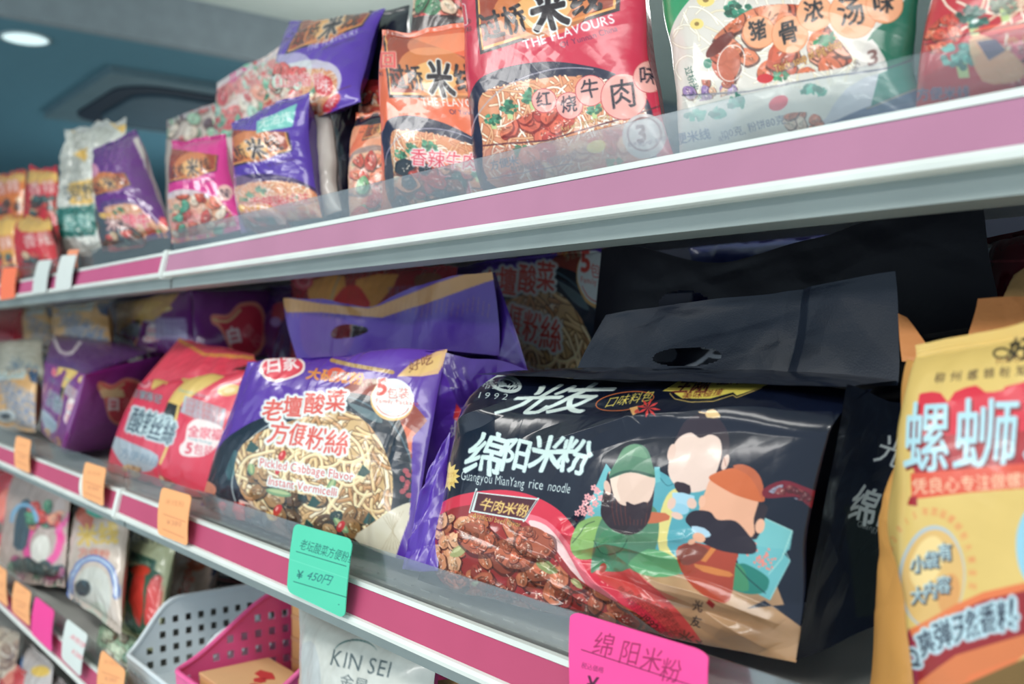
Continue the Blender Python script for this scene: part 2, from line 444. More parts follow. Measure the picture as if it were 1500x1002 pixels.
# ---- one film sheet: bilinear patch + bulge + crumple, coloured by the flat print
def sheet(name, q, nu, nv, parent, mat, cv=None, col=None, bulge=0, p=2.6, e=.6, crump=.001, cs=22, wob=.002, seed=1,
          seal=(.03,.03), side=1, hole=None, gather=0.0, gain=1.0, extra=None, sidepull=0, cut=None, smooth=True, ulim=None):
    """q: TL,TR,BR,BL as (px,py,Y) or Vectors. side=+1 bulges toward the aisle, -1 away"""
    c = np.array([np.array(P(*k)) if not isinstance(k, Vector) else np.array(k) for k in q])
    u, v = np.meshgrid(np.linspace(0, 1, nu), np.linspace(0, 1, nv))
    U, V = u[..., None], v[..., None]
    B = (c[0]*(1-U)+c[1]*U)*(1-V)+(c[3]*(1-U)+c[2]*U)*V
    n = np.cross(c[1]-c[0], c[3]-c[0]); n /= np.linalg.norm(n)
    if n @ (-(c.mean(0)-np.array([0, 0, CAMZ]))) < 0: n = -n
    eu = (c[1]-c[0]); Lu = np.linalg.norm(eu); eu = eu/Lu; ev = (c[3]-c[0]); Lv = np.linalg.norm(ev); ev = ev/Lv
    su, sv = u*Lu, v*Lv
    vs = np.clip((v-seal[0])/(1-seal[0]-seal[1]), 0, 1)
    b = (np.clip(1-np.abs(2*u-1)**p, 0, 1)*np.clip(1-np.abs(2*vs-1)**p, 0, 1))**e
    wx = wob*fbm(su*16+3, sv*16, seed+11, 2)*2; wy = wob*fbm(su*16, sv*16+8, seed+12, 2)*2
    if sidepull: wx = wx + sidepull*Lu*(-(2*u-1))*(1-(2*v-1)**2)*np.abs(2*u-1)**2
    S = B+eu*wx[..., None]+ev*wy[..., None]+n*(side*bulge*b)[..., None]
    if extra is not None: S = S + extra(u, v, su, sv, n, eu, ev)
    inn = np.clip(b*1.6+.15, 0, 1)
    d = crump*(facets(su*cs, sv*cs, seed)+.35*facets(su*cs*2.3, sv*cs*2.3, seed+7))*inn
    if gather:
        g = np.exp(-vs/.16)+np.exp(-(1-vs)/.16)
        d = d + gather*np.sin(su*190+5*vnoise(su*20, sv*8, seed+5)+vnoise(su*40, 0*su, seed)*6)*g*(vnoise(su*14, sv*0, seed+9)+.6)
        cr = (v < seal[0]) | (v > 1-seal[1]); d = d+cr*.0003*np.sin(sv*2*math.pi/.0016)
    X = S+n*(side*d)[..., None]
    if cv is not None:
        px, py = proj(S); C = lin(np.clip(cv.sample(px, py), 0, 255))*gain
    else:
        C = np.broadcast_to(lin(col)*gain, X.shape)
    Fc = grid_faces(nv, nu)
    if side < 0: Fc = Fc[:, ::-1]
    if hole is not None:
        uc = (u[:-1, :-1]+u[1:, 1:])/2; vc = (v[:-1, :-1]+v[1:, 1:])/2
        Fc = Fc[~hole(uc, vc).ravel()]
    return mesh_np(name, X, Fc, mat, parent, smooth, np.clip(C, 0, 1))

def pack(label, q, cv, back, thick=.03, bulge=.03, res=1.0, seed=1, group=None, mat=None, name='noodle_bag', cat='noodle bag', crump=.0016, cs=20,
         wob=.004, p=2.6, e=.6, seal=(.05,.05), gather=.0008, gain=1.0, sidepull=.03, extra=None, col=None):
    """pillow pack: printed front film and plain back film joined at the seals"""
    c = [P(*k) if not isinstance(k, Vector) else k for k in q]
    m = sum(c, Vector())/4
    t = thing(name, label, cat, (m.x, m.y, min(k.z for k in c)), group)
    px = [proj(np.array(k)) for k in c]
    wpx = max(math.hypot(px[1][0]-px[0][0], px[1][1]-px[0][1]), math.hypot(px[2][0]-px[3][0], px[2][1]-px[3][1]))
    hpx = max(math.hypot(px[3][0]-px[0][0], px[3][1]-px[0][1]), math.hypot(px[2][0]-px[1][0], px[2][1]-px[1][1]))
    nu, nv = max(16, int(wpx*res)), max(14, int(hpx*res))
    mat = mat or print_mat(.25, .25, .22, .5, 60)
    sheet('front_film', c, nu, nv, t, mat, cv, col, bulge=bulge, p=p, e=e, crump=crump, cs=cs, wob=wob, seed=seed, seal=seal, gather=gather, gain=gain, sidepull=sidepull, extra=extra)
    sheet('back_film', c, 24, 24, t, mat, None, back, bulge=thick, p=p, e=e, crump=0, wob=wob, seed=seed, seal=seal, side=-1, sidepull=sidepull, extra=extra)
    return t
# ------------------------------------------------------------------ the shop room
M_far = flat_mat((96,142,158), .9, 'teal_ceiling_paint', vary=.015); M_bulk = flat_mat((150,160,166), .9, 'bulkhead_paint')
M_near = flat_mat((222,232,224), .9, 'ceiling_paint', vary=.015); M_floor = flat_mat((222,222,216), .35, 'floor_vinyl', bump=.1)
M_wall = flat_mat((150,165,170), .8, 'wall_paint')
def st(o): return tag(o, kind='structure')
st(box('floor', -9, 3, -2.6, 5, -.05, 0, M_floor))
XB = -4.05
st(box('ceiling', XB, 3, -2.6, 5, CAMZ+1.40, CAMZ+1.45, M_near))
st(box('ceiling_2', -9, XB-.06, -2.6, 5, CAMZ+1.20, CAMZ+1.45, M_far))
st(box('trim_1', XB-.06, XB, -2.6, 5, CAMZ+1.20, CAMZ+1.45, M_bulk))
st(box('wall_far', -9.1, -9, -2.6, 5, 0, CAMZ+1.45, M_wall))
st(box('wall_back', -9, 3, 5, 5.1, 0, CAMZ+1.45, M_wall))
# recessed downlight
dl = thing('downlight', 'round white downlight glowing in the teal ceiling', 'light', (-4.32, .952, CAMZ+1.20))
def disc_bm(c, r0, r1, z0, z1, n=40):
    bm = bmesh.new(); R = []
    for r, z in ((r0, z0), (r1, z0), (r1, z1), (r0, z1)):
        R.append([bm.verts.new((c[0]+r*math.cos(t*2*math.pi/n), c[1]+r*math.sin(t*2*math.pi/n), z)) for t in range(n)])
    for a in range(4):
        b = (a+1) % 4
        for i in range(n): bm.faces.new((R[a][i], R[a][(i+1) % n], R[b][(i+1) % n], R[b][i]))
    bmesh.ops.recalc_face_normals(bm, faces=bm.faces); return bm
bm_obj('trim_ring', disc_bm((-4.32,.952), .083, .094, CAMZ+1.192, CAMZ+1.20), flat_mat((200,215,215), .4, 'white_trim'), dl, True)
me_, nt_, b_ = node_mat('lit_diffuser'); b_.inputs['Emission Color'].default_value = (.75,.98,1,1); b_.inputs['Emission Strength'].default_value = .95; b_.inputs['Base Color'].default_value = (.8,.9,.9,1)
bm = bmesh.new(); r = bmesh.ops.create_cone(bm, cap_ends=True, segments=40, radius1=.083, radius2=.083, depth=.005)
bmesh.ops.translate(bm, verts=bm.verts, vec=(-4.32, .952, CAMZ+1.1965)); bm_obj('diffuser', bm, me_, dl, False)
# ceiling cassette of the air conditioner
ac = thing('ceiling_air_conditioner', 'square air conditioner cassette with dark rounded grille in the ceiling', 'air conditioner', (-5.2, 1.75, CAMZ+1.2))
c0 = PZ(160, 105, CAMZ+1.17); ax0, ay0 = c0.x, c0.y   # nearest visible corner
M_ac = flat_mat((105,130,138), .6, 'cassette_plastic'); M_dk = flat_mat((22,38,58), .7, 'dark_grille')
def rrect(x0, x1, y0, y1, r, n=6):
    o = []
    for cx, cy, a in ((x1-r, y1-r, 0), (x0+r, y1-r, 90), (x0+r, y0+r, 180), (x1-r, y0+r, 270)):
        for i in range(n+1):
            t = math.radians(a+90*i/n); o.append((cx+r*math.cos(t), cy+r*math.sin(t)))
    return o
def plate_bm(pts, z0, z1):
    bm = bmesh.new(); a = [bm.verts.new((*p, z0)) for p in pts]; b = [bm.verts.new((*p, z1)) for p in pts]; n = len(pts)
    bm.faces.new(a); bm.faces.new(b[::-1])
    for i in range(n): bm.faces.new((a[i], a[(i+1) % n], b[(i+1) % n], b[i]))
    bmesh.ops.recalc_face_normals(bm, faces=bm.faces); return bm
ax1 = ax0-1.15; ay1 = ay0+1.15
bm_obj('panel', plate_bm(rrect(ax1, ax0, ay0, ay1, .02), CAMZ+1.165, CAMZ+1.2), M_ac, ac)
bm_obj('air_slot', plate_bm(rrect(ax1+.10, ax0-.10, ay0+.10, ay1-.10, .2), CAMZ+1.155, CAMZ+1.165), M_dk, ac)
bm_obj('intake_grille', plate_bm(rrect(ax1+.2, ax0-.2, ay0+.2, ay1-.2, .16), CAMZ+1.14, CAMZ+1.155), flat_mat((62,88,102), .6, 'grille_plastic'), ac)

# ------------------------------------------------------------------ shelf bays
M_deck = flat_mat((182,182,178), .45, 'shelf_enamel'); M_rim = flat_mat((226,232,226), .3, 'white_rim'); M_lip = flat_mat((142,154,152), .45, 'shelf_lip')
M_pink = flat_mat((178,122,150), .6, 'hazed_pale_pink_strip', vary=.04, spec=.25); M_pink3 = flat_mat((184,84,126), .6, 'pink_strip', vary=.04, spec=.25); M_pink2 = flat_mat((184,76,110), .6, 'rose_strip', vary=.04, spec=.25)  # pale top against rose lower tone: haze and light put into the colour
M_acr = clear_mat('clear_acrylic', haze=.05, gloss=.01, tint=(.96,.98,.98)); M_lipc = clear_mat('clear_label_lip', (.97,.97,.98), haze=.045, gloss=.01)
JX = -1.277
bays = [(-3.72, -2.503), (-2.497, JX-.003), (JX+.003, .45)]
LEV = {'top': (YU, .1085, .0775, .36, .138), 'middle': (YL, -.192, -.2235, .42, -.163), 'low': (YL, -.443, -.475, .42, -.413), 'bottom': (YL, -.70, -.732, .42, -.68)}
bn = ['far', 'middle', 'near']
shelf_objs = {}
for lv, (Y, zt, zb, dep, zg) in LEV.items():
    for bi, (xa, xb) in enumerate(bays):
        lab = {'top': 'top shelf', 'middle': 'shelf under the top one', 'low': 'third shelf down', 'bottom': 'lowest shelf in view'}[lv]
        t = thing('shelf', 'white metal %s with pink price rail, %s bay' % (lab, bn[bi]), 'shelf', ((xa+xb)/2, Y, Z(zb)), 'shelves of the long display rack')
        box('deck', xa, xb, Y+.004, Y+dep, Z(zt-.012), Z(zt-.004), M_deck, t, .001)
        # folded front lip and hem under the price rail
        prism_x('front_lip', [(Y+.004, Z(zt-.012)), (Y+.010, Z(zt-.012)), (Y+.010, Z(zb-.010)), (Y+.040, Z(zb-.010)), (Y+.040, Z(zb-.0135)), (Y+.004, Z(zb-.0135))], xa, xb, M_lip, t)
        yo = Y-.006
        prism_x('price_rail', [(Y+.003, Z(zt+.002)), (Y-.0015, Z(zt+.002)), (Y-.0015, Z(zt-.002)), (Y+.0005, Z(zt-.002)), (yo+.002, Z(zb+.0075)), (yo-.002, Z(zb+.0065)),
                               (yo-.0035, Z(zb+.004)), (yo-.003, Z(zb+.001)), (yo, Z(zb)), (Y+.004, Z(zb))], xa, xb, M_rim, t)
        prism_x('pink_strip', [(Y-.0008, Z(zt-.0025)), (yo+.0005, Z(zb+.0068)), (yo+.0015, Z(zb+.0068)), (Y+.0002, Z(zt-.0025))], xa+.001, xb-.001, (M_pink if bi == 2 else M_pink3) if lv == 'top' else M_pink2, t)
        prism_x('clear_guard', [(Y+.0045, Z(zt)), (Y+.0060, Z(zt)), (Y+.0060, Z(zg)), (Y+.0045, Z(zg))], xa+.001, xb-.001, M_acr, t)
        shelf_objs[lv, bi] = t
        if lv != 'top':
            bm = bmesh.new()
            n = int((xb-xa)/.026)
            for i in range(n):
                x = xa+.02+i*.026
                box_bm(x, x+.012, Y+.022, Y+.0245, Z(zt-.004), Z(zt-.0030), 0, bm)
                box_bm(x+.006, x+.018, Y+.034, Y+.0365, Z(zt-.004), Z(zt-.0030), 0, bm)
            tag(bm_obj('embossed_dash', bm, M_deck, t), kind='stuff')
    # joiner clips at the bay joint
    for jx in (JX, -2.5):
        o = prism_x('rail_joiner', [(Y+.003, Z(zt+.004)), (Y-.003, Z(zt+.004)), (yo-.0055, Z(zb+.002)), (yo-.003, Z(zb-.002)), (Y+.003, Z(zb-.002))], jx-.006, jx+.006, M_rim, shelf_objs[lv, 1])
# rack back: dark panel and wire grid
rack = thing('display_rack', 'steel display rack frame with dark back panel behind the noodle bags', 'rack', (-1.5, .9, 0))
box('back_panel', -3.72, .45, .90, .92, 0, Z(.11), flat_mat((40,48,66), .6, 'back_panel_enamel'), rack)
for x in (-3.72, -2.5, JX, .44):
    box('upright', x-.012, x+.012, .87, .898, 0, Z(.12), flat_mat((150,155,160), .4, 'upright_steel'), rack)
grid = thing('wire_grid', 'grey wire grid behind the black bags under the top shelf', 'grid', (-.6, .80, Z(-.1)))
M_wire = flat_mat((95,120,140), .4, 'wire_steel')
for i in range(18):
    x = -1.26+i*.0985
    box('wire', x-.002, x+.002, .800, .804, Z(-.19), Z(.06), M_wire, grid)
for z in (-.15, -.02, .05):
    box('wire', -1.27, .43, .8045, .8085, Z(z-.002), Z(z+.002), M_wire, grid)
# ------------------------------------------------------------------ black five-pack bag (nearest, in focus)
def black_print():
    cv = Cv(560, 500, 1345, 1000, 1.15, (15,21,39))
    NV = (22,28,46)
    cv.mottle(4, 60, 3)
    # lower gold field
    gold = (178,140,104)
    cv.poly([(795,845),(850,800),(905,770),(990,800),(1060,830),(1135,850),(1150,890),(1165,905),(1192,930),(1185,1000),(1000,1000),(900,930)], gold)
    cv.clip_poly([(795,845),(850,800),(905,770),(990,800),(1060,830),(1135,850),(1192,930),(1185,1000),(1000,1000),(900,930)]); cv.mottle(40, 60, 5, (1,.85,.7)); cv.clip = None
    cv.poly([(1094,892),(1120,880),(1192,932),(1200,1000),(1260,1000),(1260,880),(1160,885)], NV)
    # red ladle / bowl with beef
    R = [(636,760),(650,735),(690,722),(740,718),(790,730),(828,757),(858,800),(885,840),(915,868),(955,890),(1000,925),(1035,965),(1000,968),(930,945),(880,925),(830,905),(760,900),(690,880),(645,850),(625,800)]
    cv.poly(R, (214,50,72), smooth=5)
    old = cv.clip; cv.clip_poly(R, 5)
    cv.poly([(760,752),(800,762),(835,800),(870,850),(905,880),(880,885),(840,860),(800,800),(770,770)], (240,120,135), .9, 4)
    cv.poly([(775,765),(800,770),(825,800),(845,835),(860,860),(835,845),(805,805)], (252,215,212), .95, 4)
    cv.poly([(640,760),(690,740),(740,745),(800,790),(850,850),(930,900),(960,950),(700,950),(620,830)], (150,40,40), 1, 4)
    cv.clip = old
    M = [(625,790),(640,760),(680,745),(730,752),(770,775),(800,800),(830,840),(880,870),(940,905),(960,940),(905,940),(850,920),(790,905),(730,895),(680,870),(640,840)]
    chunks(cv, M, [(158,78,56),(176,92,66),(140,62,46),(190,108,74),(150,52,44)], 150, 17, 3)
    chunks(cv, [(628,770),(660,748),(690,760),(670,790),(690,830),(650,840),(625,800)], [(222,150,110),(206,120,84),(230,170,130)], 26, 12, 9)
    for x, y, r, a in ((672,808,14,-30),(800,830,17,30),(740,800,11,10),(845,855,10,40),(700,856,9,0)):
        cv.ell(x, y, r, r*.5, (176,178,120) if r < 15 else (128,142,90), a, .95, .15, int(x)); cv.ell(x-2, y-2, r*.5, r*.18, (224,220,168), a, .8)
    for x, y, r, c in ((700,790,30,(170,88,62)),(752,812,28,(182,98,70)),(782,795,30,(164,84,60)),(722,868,24,(150,70,52)),(668,850,18,(190,100,70))):
        cv.ell(x+3, y+5, r*1.05, r*.8, (60,18,16), 20, .6, .1, 1); cv.ell(x, y, r, r*.72, c, 20, 1, .1, int(x))
        chunks(cv, ellp(x, y, r, r*.72, 20), [tuple(np.array(c)*k) for k in (.8, 1.0, 1.2)], 26, 7, int(x))
    rs = np.random.RandomState(8)
    cv.lines([[(a, b), (a+rs.randn()*3, b+2+rs.rand()*3)] for a, b in zip(640+rs.rand(130)*290, 770+rs.rand(130)*150) if b > 740+(a-640)*.35 and b < 870+(a-640)*.25], 1.2, (255,225,205), .75)
    # red tail and small print over the gold
    cv.poly([(868,836),(905,820),(960,862),(1010,915),(1040,965),(1020,968),(985,930),(940,890)], (206,74,72), .95, 3)
    for i in range(6):
        cv.text('绵阳米粉光友方便米粉', 905+i*13, 862+i*6, 9.5, (72,44,36), 55, 1.0, alpha=.6)
    cv.text('光', 1013, 893, 17, (30,26,34), 8, 1, .1, .6, brush=1); cv.text('友', 1010, 916, 17, (30,26,34), 8, 1, .1, .6, brush=1)
    cv.text('1992', 935, 905, 16, (60,40,36), 42, 1, .2, .4)
    cv.text('光友', 990, 935, 22, (80,58,46), 35, 1.1, 0, .6)
    # --- generic robed figures (plain faceless stand-ins)
    teal, teal2, grn = (108,182,188), (86,160,172), (84,128,100)
    cv.poly([(851,780),(873,712),(888,679),(905,700),(930,720),(915,760),(880,800)], teal)
    for x, y in ((846,752),(853,745),(858,737),(864,745),(868,730),(875,720),(872,738),(866,752),(880,730),(861,728),(856,752),(870,715)):
        for k in range(5): cv.ell(x+3*math.cos(k*1.257), y+3*math.sin(k*1.257), 2.3, 1.8, (236,164,166), k*72)
    cv.poly([(835,800),(845,770),(862,760),(880,757),(900,770),(890,810),(850,820)], (140,178,104), 1, 4)
    cv.line([(838,796),(850,782),(858,770),(872,764)], 1, (40,60,50), smooth=4)
    # robes
    cv.poly([(960,690),(985,702),(1010,720),(1050,715),(1080,740),(1075,800),(1040,840),(975,835),(950,790),(955,720)], teal2, 1, 3)
    cv.poly([(976,728),(990,716),(998,724),(984,760),(978,800),(998,826),(988,832),(966,806),(966,760)], (220,206,130), 1, 3)
    cv.poly([(866,838),(872,790),(884,756),(900,738),(955,740),(966,775),(955,815),(914,836),(880,834)], grn, 1, 4)
    cv.poly([(868,830),(875,795),(890,775),(915,780),(920,830),(900,838)], (74,132,98), 1, 4)
    cv.line([(870,792),(884,812),(908,808),(920,790)], 1, (36,72,58), smooth=4); cv.line([(966,700),(978,712),(990,706)], 1, (40,100,110), smooth=4)
    cv.poly([(920,830),(950,805),(985,815),(1000,838),(960,846)], (98,160,110), 1, 3)
    cv.ell(884,832,5,7,(160,60,50),20)
    cv.poly([(940,752),(975,752),(980,762),(945,768)], (196,104,70), 1, 2)
    # beards and heads
    beard = (48,32,40)
    cv.poly([(880,745),(888,705),(896,690),(930,700),(956,695),(957,735),(948,770),(925,784),(900,778),(884,762)], beard, 1, 3)
    cv.lines([crspline([(900+i*6, 715+abs(i-4)*1.5), (897+i*6.5, 745), (902+i*5.5, 770)], 4, False) for i in range(9)], .9, (120,52,40), .8)
    cv.poly([(894,700),(898,690),(955,690),(958,715),(948,738),(925,742),(905,735)], (228,196,178), 1, 4)
    cv.poly([(894,702),(898,690),(910,690),(904,712),(910,734),(900,728)], (240,214,196), 1, 3)
    cv.ell(890,715,5,11,(226,186,168),-12)
    cv.poly([(918,736),(930,740),(948,736),(946,758),(925,760)], beard, 1, 3)
    cv.poly([(893,700),(905,672),(915,656),(934,651),(948,658),(956,682),(959,700),(925,692)], grn, 1, 4)
    cv.poly([(905,674),(918,655),(934,651),(944,660),(948,672),(925,668)], (104,148,116), 1, 3)
    cv.line([(894,700),(910,693),(930,691),(958,698)], 3.5, (48,84,70), smooth=4); cv.poly([(958,684),(966,684),(967,706),(960,708)], teal)
    # middle figure
    cv.poly([(985,660),(992,635),(1005,615),(1030,606),(1052,612),(1068,636),(1070,665),(1064,690),(1040,700),(1000,690)], (50,38,48), 1, 4)
    cv.poly([(978,690),(985,655),(995,640),(1012,634),(1026,642),(1042,637),(1056,645),(1058,668),(1050,694),(1038,716),(1010,722),(990,712)], (230,202,188), 1, 4)
    cv.ell(983,663,6,13,(226,192,176),12); cv.ell(1064,678,5,12,(226,192,176),20); cv.line([(1062,670),(1065,684)], 1, (180,120,104))
    cv.poly([(988,712),(992,706),(1012,712),(1010,728),(996,724)], beard, 1, 2)
    cv.poly([(1035,603),(1045,600),(1052,604),(1056,612),(1036,612)], (222,186,130), 1, 2); cv.line([(1024,604),(1036,606)], 2, (230,190,140))
    cv.poly([(985,722),(1018,727),(1012,744),(992,742)], (168,206,222), 1, 2); cv.ell(996,746,14,8,(150,196,214),10); cv.ell(984,738,6,9,(228,190,172),20); cv.ell(1014,738,7,8,(228,190,172),-20)
    cv.ell(992,756,9,5,(228,190,172),20)
    # right figure
    cv.poly([(1100,758),(1118,758),(1162,778),(1156,805),(1150,812),(1158,822),(1128,880),(1095,862),(1080,820)], teal, 1)
    cv.poly([(1118,758),(1162,778),(1158,806),(1105,800)], (120,190,192), .8)
    cv.line([(1119,759),(1161,778),(1146,818),(1126,842)], 1, (190,226,216)); cv.line([(1151,808),(1158,822),(1128,878)], 1, (170,220,216))
    cv.poly([(1100,830),(1085,826),(1070,838),(1062,856),(1092,870),(1120,868),(1127,852),(1120,842)], (40,124,112), 1, 4)
    cv.poly([(1072,824),(1090,834),(1097,866),(1068,858)], (70,140,100), 1, 3); cv.line([(1075,824),(1096,848),(1122,870)], 1.2, (20,40,50))
    cv.poly([(990,808),(1010,795),(1040,800),(1080,810),(1078,828),(1070,880),(1042,878),(1005,850)], (170,66,44), 1, 3)
    cv.poly([(992,808),(1012,796),(1038,806),(1024,822),(1000,828)], (126,60,46), 1, 3)
    cv.poly([(1044,800),(1052,802),(1034,824),(1026,822)], (210,126,64)); cv.poly([(1016,826),(1070,838),(1070,846),(1030,838)], (210,126,64), 1, 2)
    cv.poly([(1040,878),(1050,886),(1046,892),(1036,884)], (150,40,40))
    rs = np.random.RandomState(4)
    for i in range(34):
        t = rs.rand(); x = 1103+26*t+rs.randn()*7; y = 800+32*t+rs.randn()*7
        cv.ell(x, y, 2.2, 1.7, (232,140,128), rs.rand()*90)
    cv.poly([(1104,738),(1124,742),(1120,760),(1108,790),(1096,780)], (44,32,40), 1, 3)
    cv.poly([(1024,750),(1034,720),(1046,700),(1080,704),(1112,720),(1104,760),(1102,786),(1060,794),(1030,776)], (232,172,140), 1, 4)
    cv.ell(1113,771,7,11,(236,180,150),12); cv.ell(1029,735,5,9,(236,180,150),10)
    cv.poly([(1015,749),(1040,750),(1052,762),(1078,764),(1098,786),(1108,800),(1102,812),(1060,808),(1030,795),(1014,775),(1004,762)], (40,30,42), 1, 4)
    cv.poly([(1013,771),(1032,774),(1042,784),(1034,788),(1018,782)], (176,206,222), 1, 2); cv.ell(1024,788,10,7,(232,172,140),20); cv.ell(1013,794,6,4,(232,172,140),-20)
    cv.poly([(1040,702),(1048,694),(1075,686),(1098,690),(1112,708),(1119,735),(1085,728),(1060,716)], (206,104,58), 1, 4)
    cv.poly([(1075,684),(1090,681),(1108,690),(1118,710),(1117,735),(1108,712),(1096,696)], (190,98,62), 1, 4)
    # reflections of neighbours printed as wine-red transparent window
    cv.poly([(1119,716),(1148,704),(1175,712),(1200,724),(1192,745),(1180,738),(1165,728),(1122,730)], (120,28,44), 1, 3)
    chunks(cv, [(1125,722),(1150,710),(1190,726),(1182,736),(1150,726)], [(130,60,62),(150,150,170),(90,30,40)], 14, 7, 5)
    cv.line([(1202,720),(1185,790)], 3, (196,84,60)); cv.line([(1201,724),(1186,785)], 1, (226,180,140))
    # --- lettering
    W = (214,228,222)
    cv.ring(741,562,22,11,5,(196,208,206),14); cv.ring(743,561,12,5,2.6,(190,204,202),14); cv.ring(736,563,6,2.5,2,(160,176,180),14)
    cv.text('绵企业', 699, 566, 17, W, 8, 1.15, .5, .8, brush=1)
    cv.text('1992', 697, 583, 13, W, 4, 1.3, .25, .4, gap=.28)
    cv.setT(722, 606, 1, 1, -2, 0)
    cv.text('光', 2, -2, 44, W, 0, 1.75, .95, 1.6, brush=.4); cv.text('友', 62, 0, 44, W, -1, 1.75, .95, 1.6, brush=.4)
    cv.setT()
    for ch, x, y, sz, xs in (('绵',678,688,68,.84),('阳',730,684,52,.82),('米',770,684,58,.88),('粉',812,688,56,.88)):
        cv.text(ch, x, y, sz, (212,232,226), 5, xs, .22, 2.0, brush=.7, seed=ord(ch))
    cv.setT(675, 703, 1, 1, 7.6, 0)
    cv.text('Guangyou MianYang', 0, 0, 20, W, 0, .545, 0, .6); cv.text('rice', 100, -1, 21, W, 0, .66, 0, .7); cv.text('noodle', 128, -1, 21, W, 0, .54, .22, .5)
    cv.setT()
    t = np.linspace(0, 2*math.pi, 29)[:-1]; rr = np.where(np.arange(28) % 2, 14.5, 22)
    cv.poly(np.stack([655+rr*.92*np.cos(t), 698+rr*1.05*np.sin(t)], 1), (236,204,116))
    cv.text('非油炸', 641, 700, 9.5, (200,150,70), -2, .95, 0, .3); cv.text('non-fried', 641, 711, 8.5, (200,150,70), -2, .75, 0, 0)
    # banner
    cv.poly([(699,721),(790,731),(771,764),(690,750)], W); cv.poly([(701,723),(787,733),(769,761),(694,748)], (78,26,34))
    cv.line([(699,717),(688,751)], 3, W); cv.line([(699,719),(689,750)], 1, (60,40,50)); cv.line([(790,731),(768,764)], 3, W); cv.line([(789,733),(769,762)], 1, (60,40,50))
    cv.text('牛肉米粉', 700, 745, 20, (240,206,118), 9.5, .92, .3, 1.0, brush=.6)
    cv.text('Artificial beef flavor', 691, 759, 12, (238,208,96), 11, .70, .15, .35, out=(90,20,30), ow=.9)
    # seasoning oval, star anise, yellow badge
    cv.ring(915,588,43,13,1.5,(196,104,58),-8); cv.text('口味料包', 884, 597, 16, (228,204,96), -9, 1.1, .7, .6)
    for k in range(8):
        a = k*math.pi/4+.2; cv.poly([(951,598),(951+17*math.cos(a-.2)*.6,598+14*math.sin(a-.2)*.6),(951+19*math.cos(a),598+15*math.sin(a)),(951+17*math.cos(a+.25)*.6,598+14*math.sin(a+.25)*.6)], (206,64,62))
    cv.poly([(922,598),(934,595),(938,604),(928,609)], (222,166,104)); cv.ell(934,603,4,2.5,(190,70,60),-30)
    cv.poly([(970,573),(998,555),(1145,557),(1118,567),(1080,580),(1074,575),(1040,584),(1000,584),(986,574)], (226,206,96), 1)
    cv.line([(982,576),(990,585),(1010,589),(1045,588),(1074,579),(1080,583),(1118,568)], 1.2, (226,190,100))
    cv.text('王刚', 984, 575, 20, (96,26,40), -2, 1.3, .6, 1.0); cv.text('王炸', 1050, 563, 13, (96,26,40), -3, 1.4, .6, .6)
    cv.text('美味碰撞', 998, 585, 10.5, (110,40,40), -7, 1.4, .5, .1)
    return cv
cvb = black_print()
bb = thing('noodle_bag', 'glossy black five-pack rice noodle bag with three robed figures, in front', 'noodle bag', tuple(P(900, 900, .47)))
mb = print_mat(.2, .25, .18, .45, 45)
bq = [(686,548,.452),(1240,566,.470),(1166,972,.438),(612,852,.418)]
def blk_extra(u, v, su, sv, n, eu, ev):
    # pouch belly, top roll and the big creases the photo shows
    d = 0
    def crease(a, b, wdt, amp, sgn=1):
        ax, ay = a; bx, by = b; dx, dy = bx-ax, by-ay; L = math.hypot(dx, dy)
        t = np.clip(((u-ax)*dx+(v-ay)*dy)/L**2, 0, 1); r = np.hypot((u-ax-t*dx)*1.4, (v-ay-t*dy))
        return amp*np.clip(1-r/wdt, 0, 1)**1.3*(.35+.65*np.sin(np.clip(t, 0, 1)*math.pi)**.5)
    d = d+crease((.60,.18),(.99,.08),.10,.006)+crease((.36,.36),(.62,.17),.09,.006)
    d = d+crease((.50,.66),(.80,.70),.06,.006)+crease((.54,.72),(.80,.62),.04,.005)+crease((.60,.52),(.50,.70),.05,.005)
    d = d+crease((.62,.80),(.90,.90),.04,-.005)+crease((.75,.78),(.97,.88),.05,.005)+crease((.30,.92),(.60,.98),.04,.005)
    d = d+crease((.55,.74),(.74,.99),.07,.008)+crease((.66,.72),(.95,.97),.07,.006)+crease((.40,.80),(.66,.99),.06,.006)
    d = d+crease((.28,.68),(.60,.86),.05,.004)+crease((.02,.25),(.20,.12),.08,.005)+crease((.10,.70),(.55,.84),.05,-.004)
    d = d-.004*np.exp(-((v-.135)/.03)**2)*np.clip(1-np.abs(u-.35)/.4, 0, 1)
    w_ = np.exp(-((u-.62)/.16)**2-((v-.74)/.14)**2); d = d+.0045*w_*facets(su*26, sv*26, 77)
    d = d+.003*np.exp(-((v-.93)/.06)**2)*facets(su*22, sv*30, 78)
    lean = -.006*np.clip((.18-v)/.18, 0, 1)**2
    return n*(d)[..., None] + np.array([0, 1., 0])*(-lean*5)[..., None]
sheet('front_panel', bq, 700, 500, bb, mb, cvb, bulge=.026, p=3.0, e=.75, crump=.0016, cs=13, wob=.003, seed=21, seal=(.0,.0), gather=.0006, extra=blk_extra, sidepull=.02)
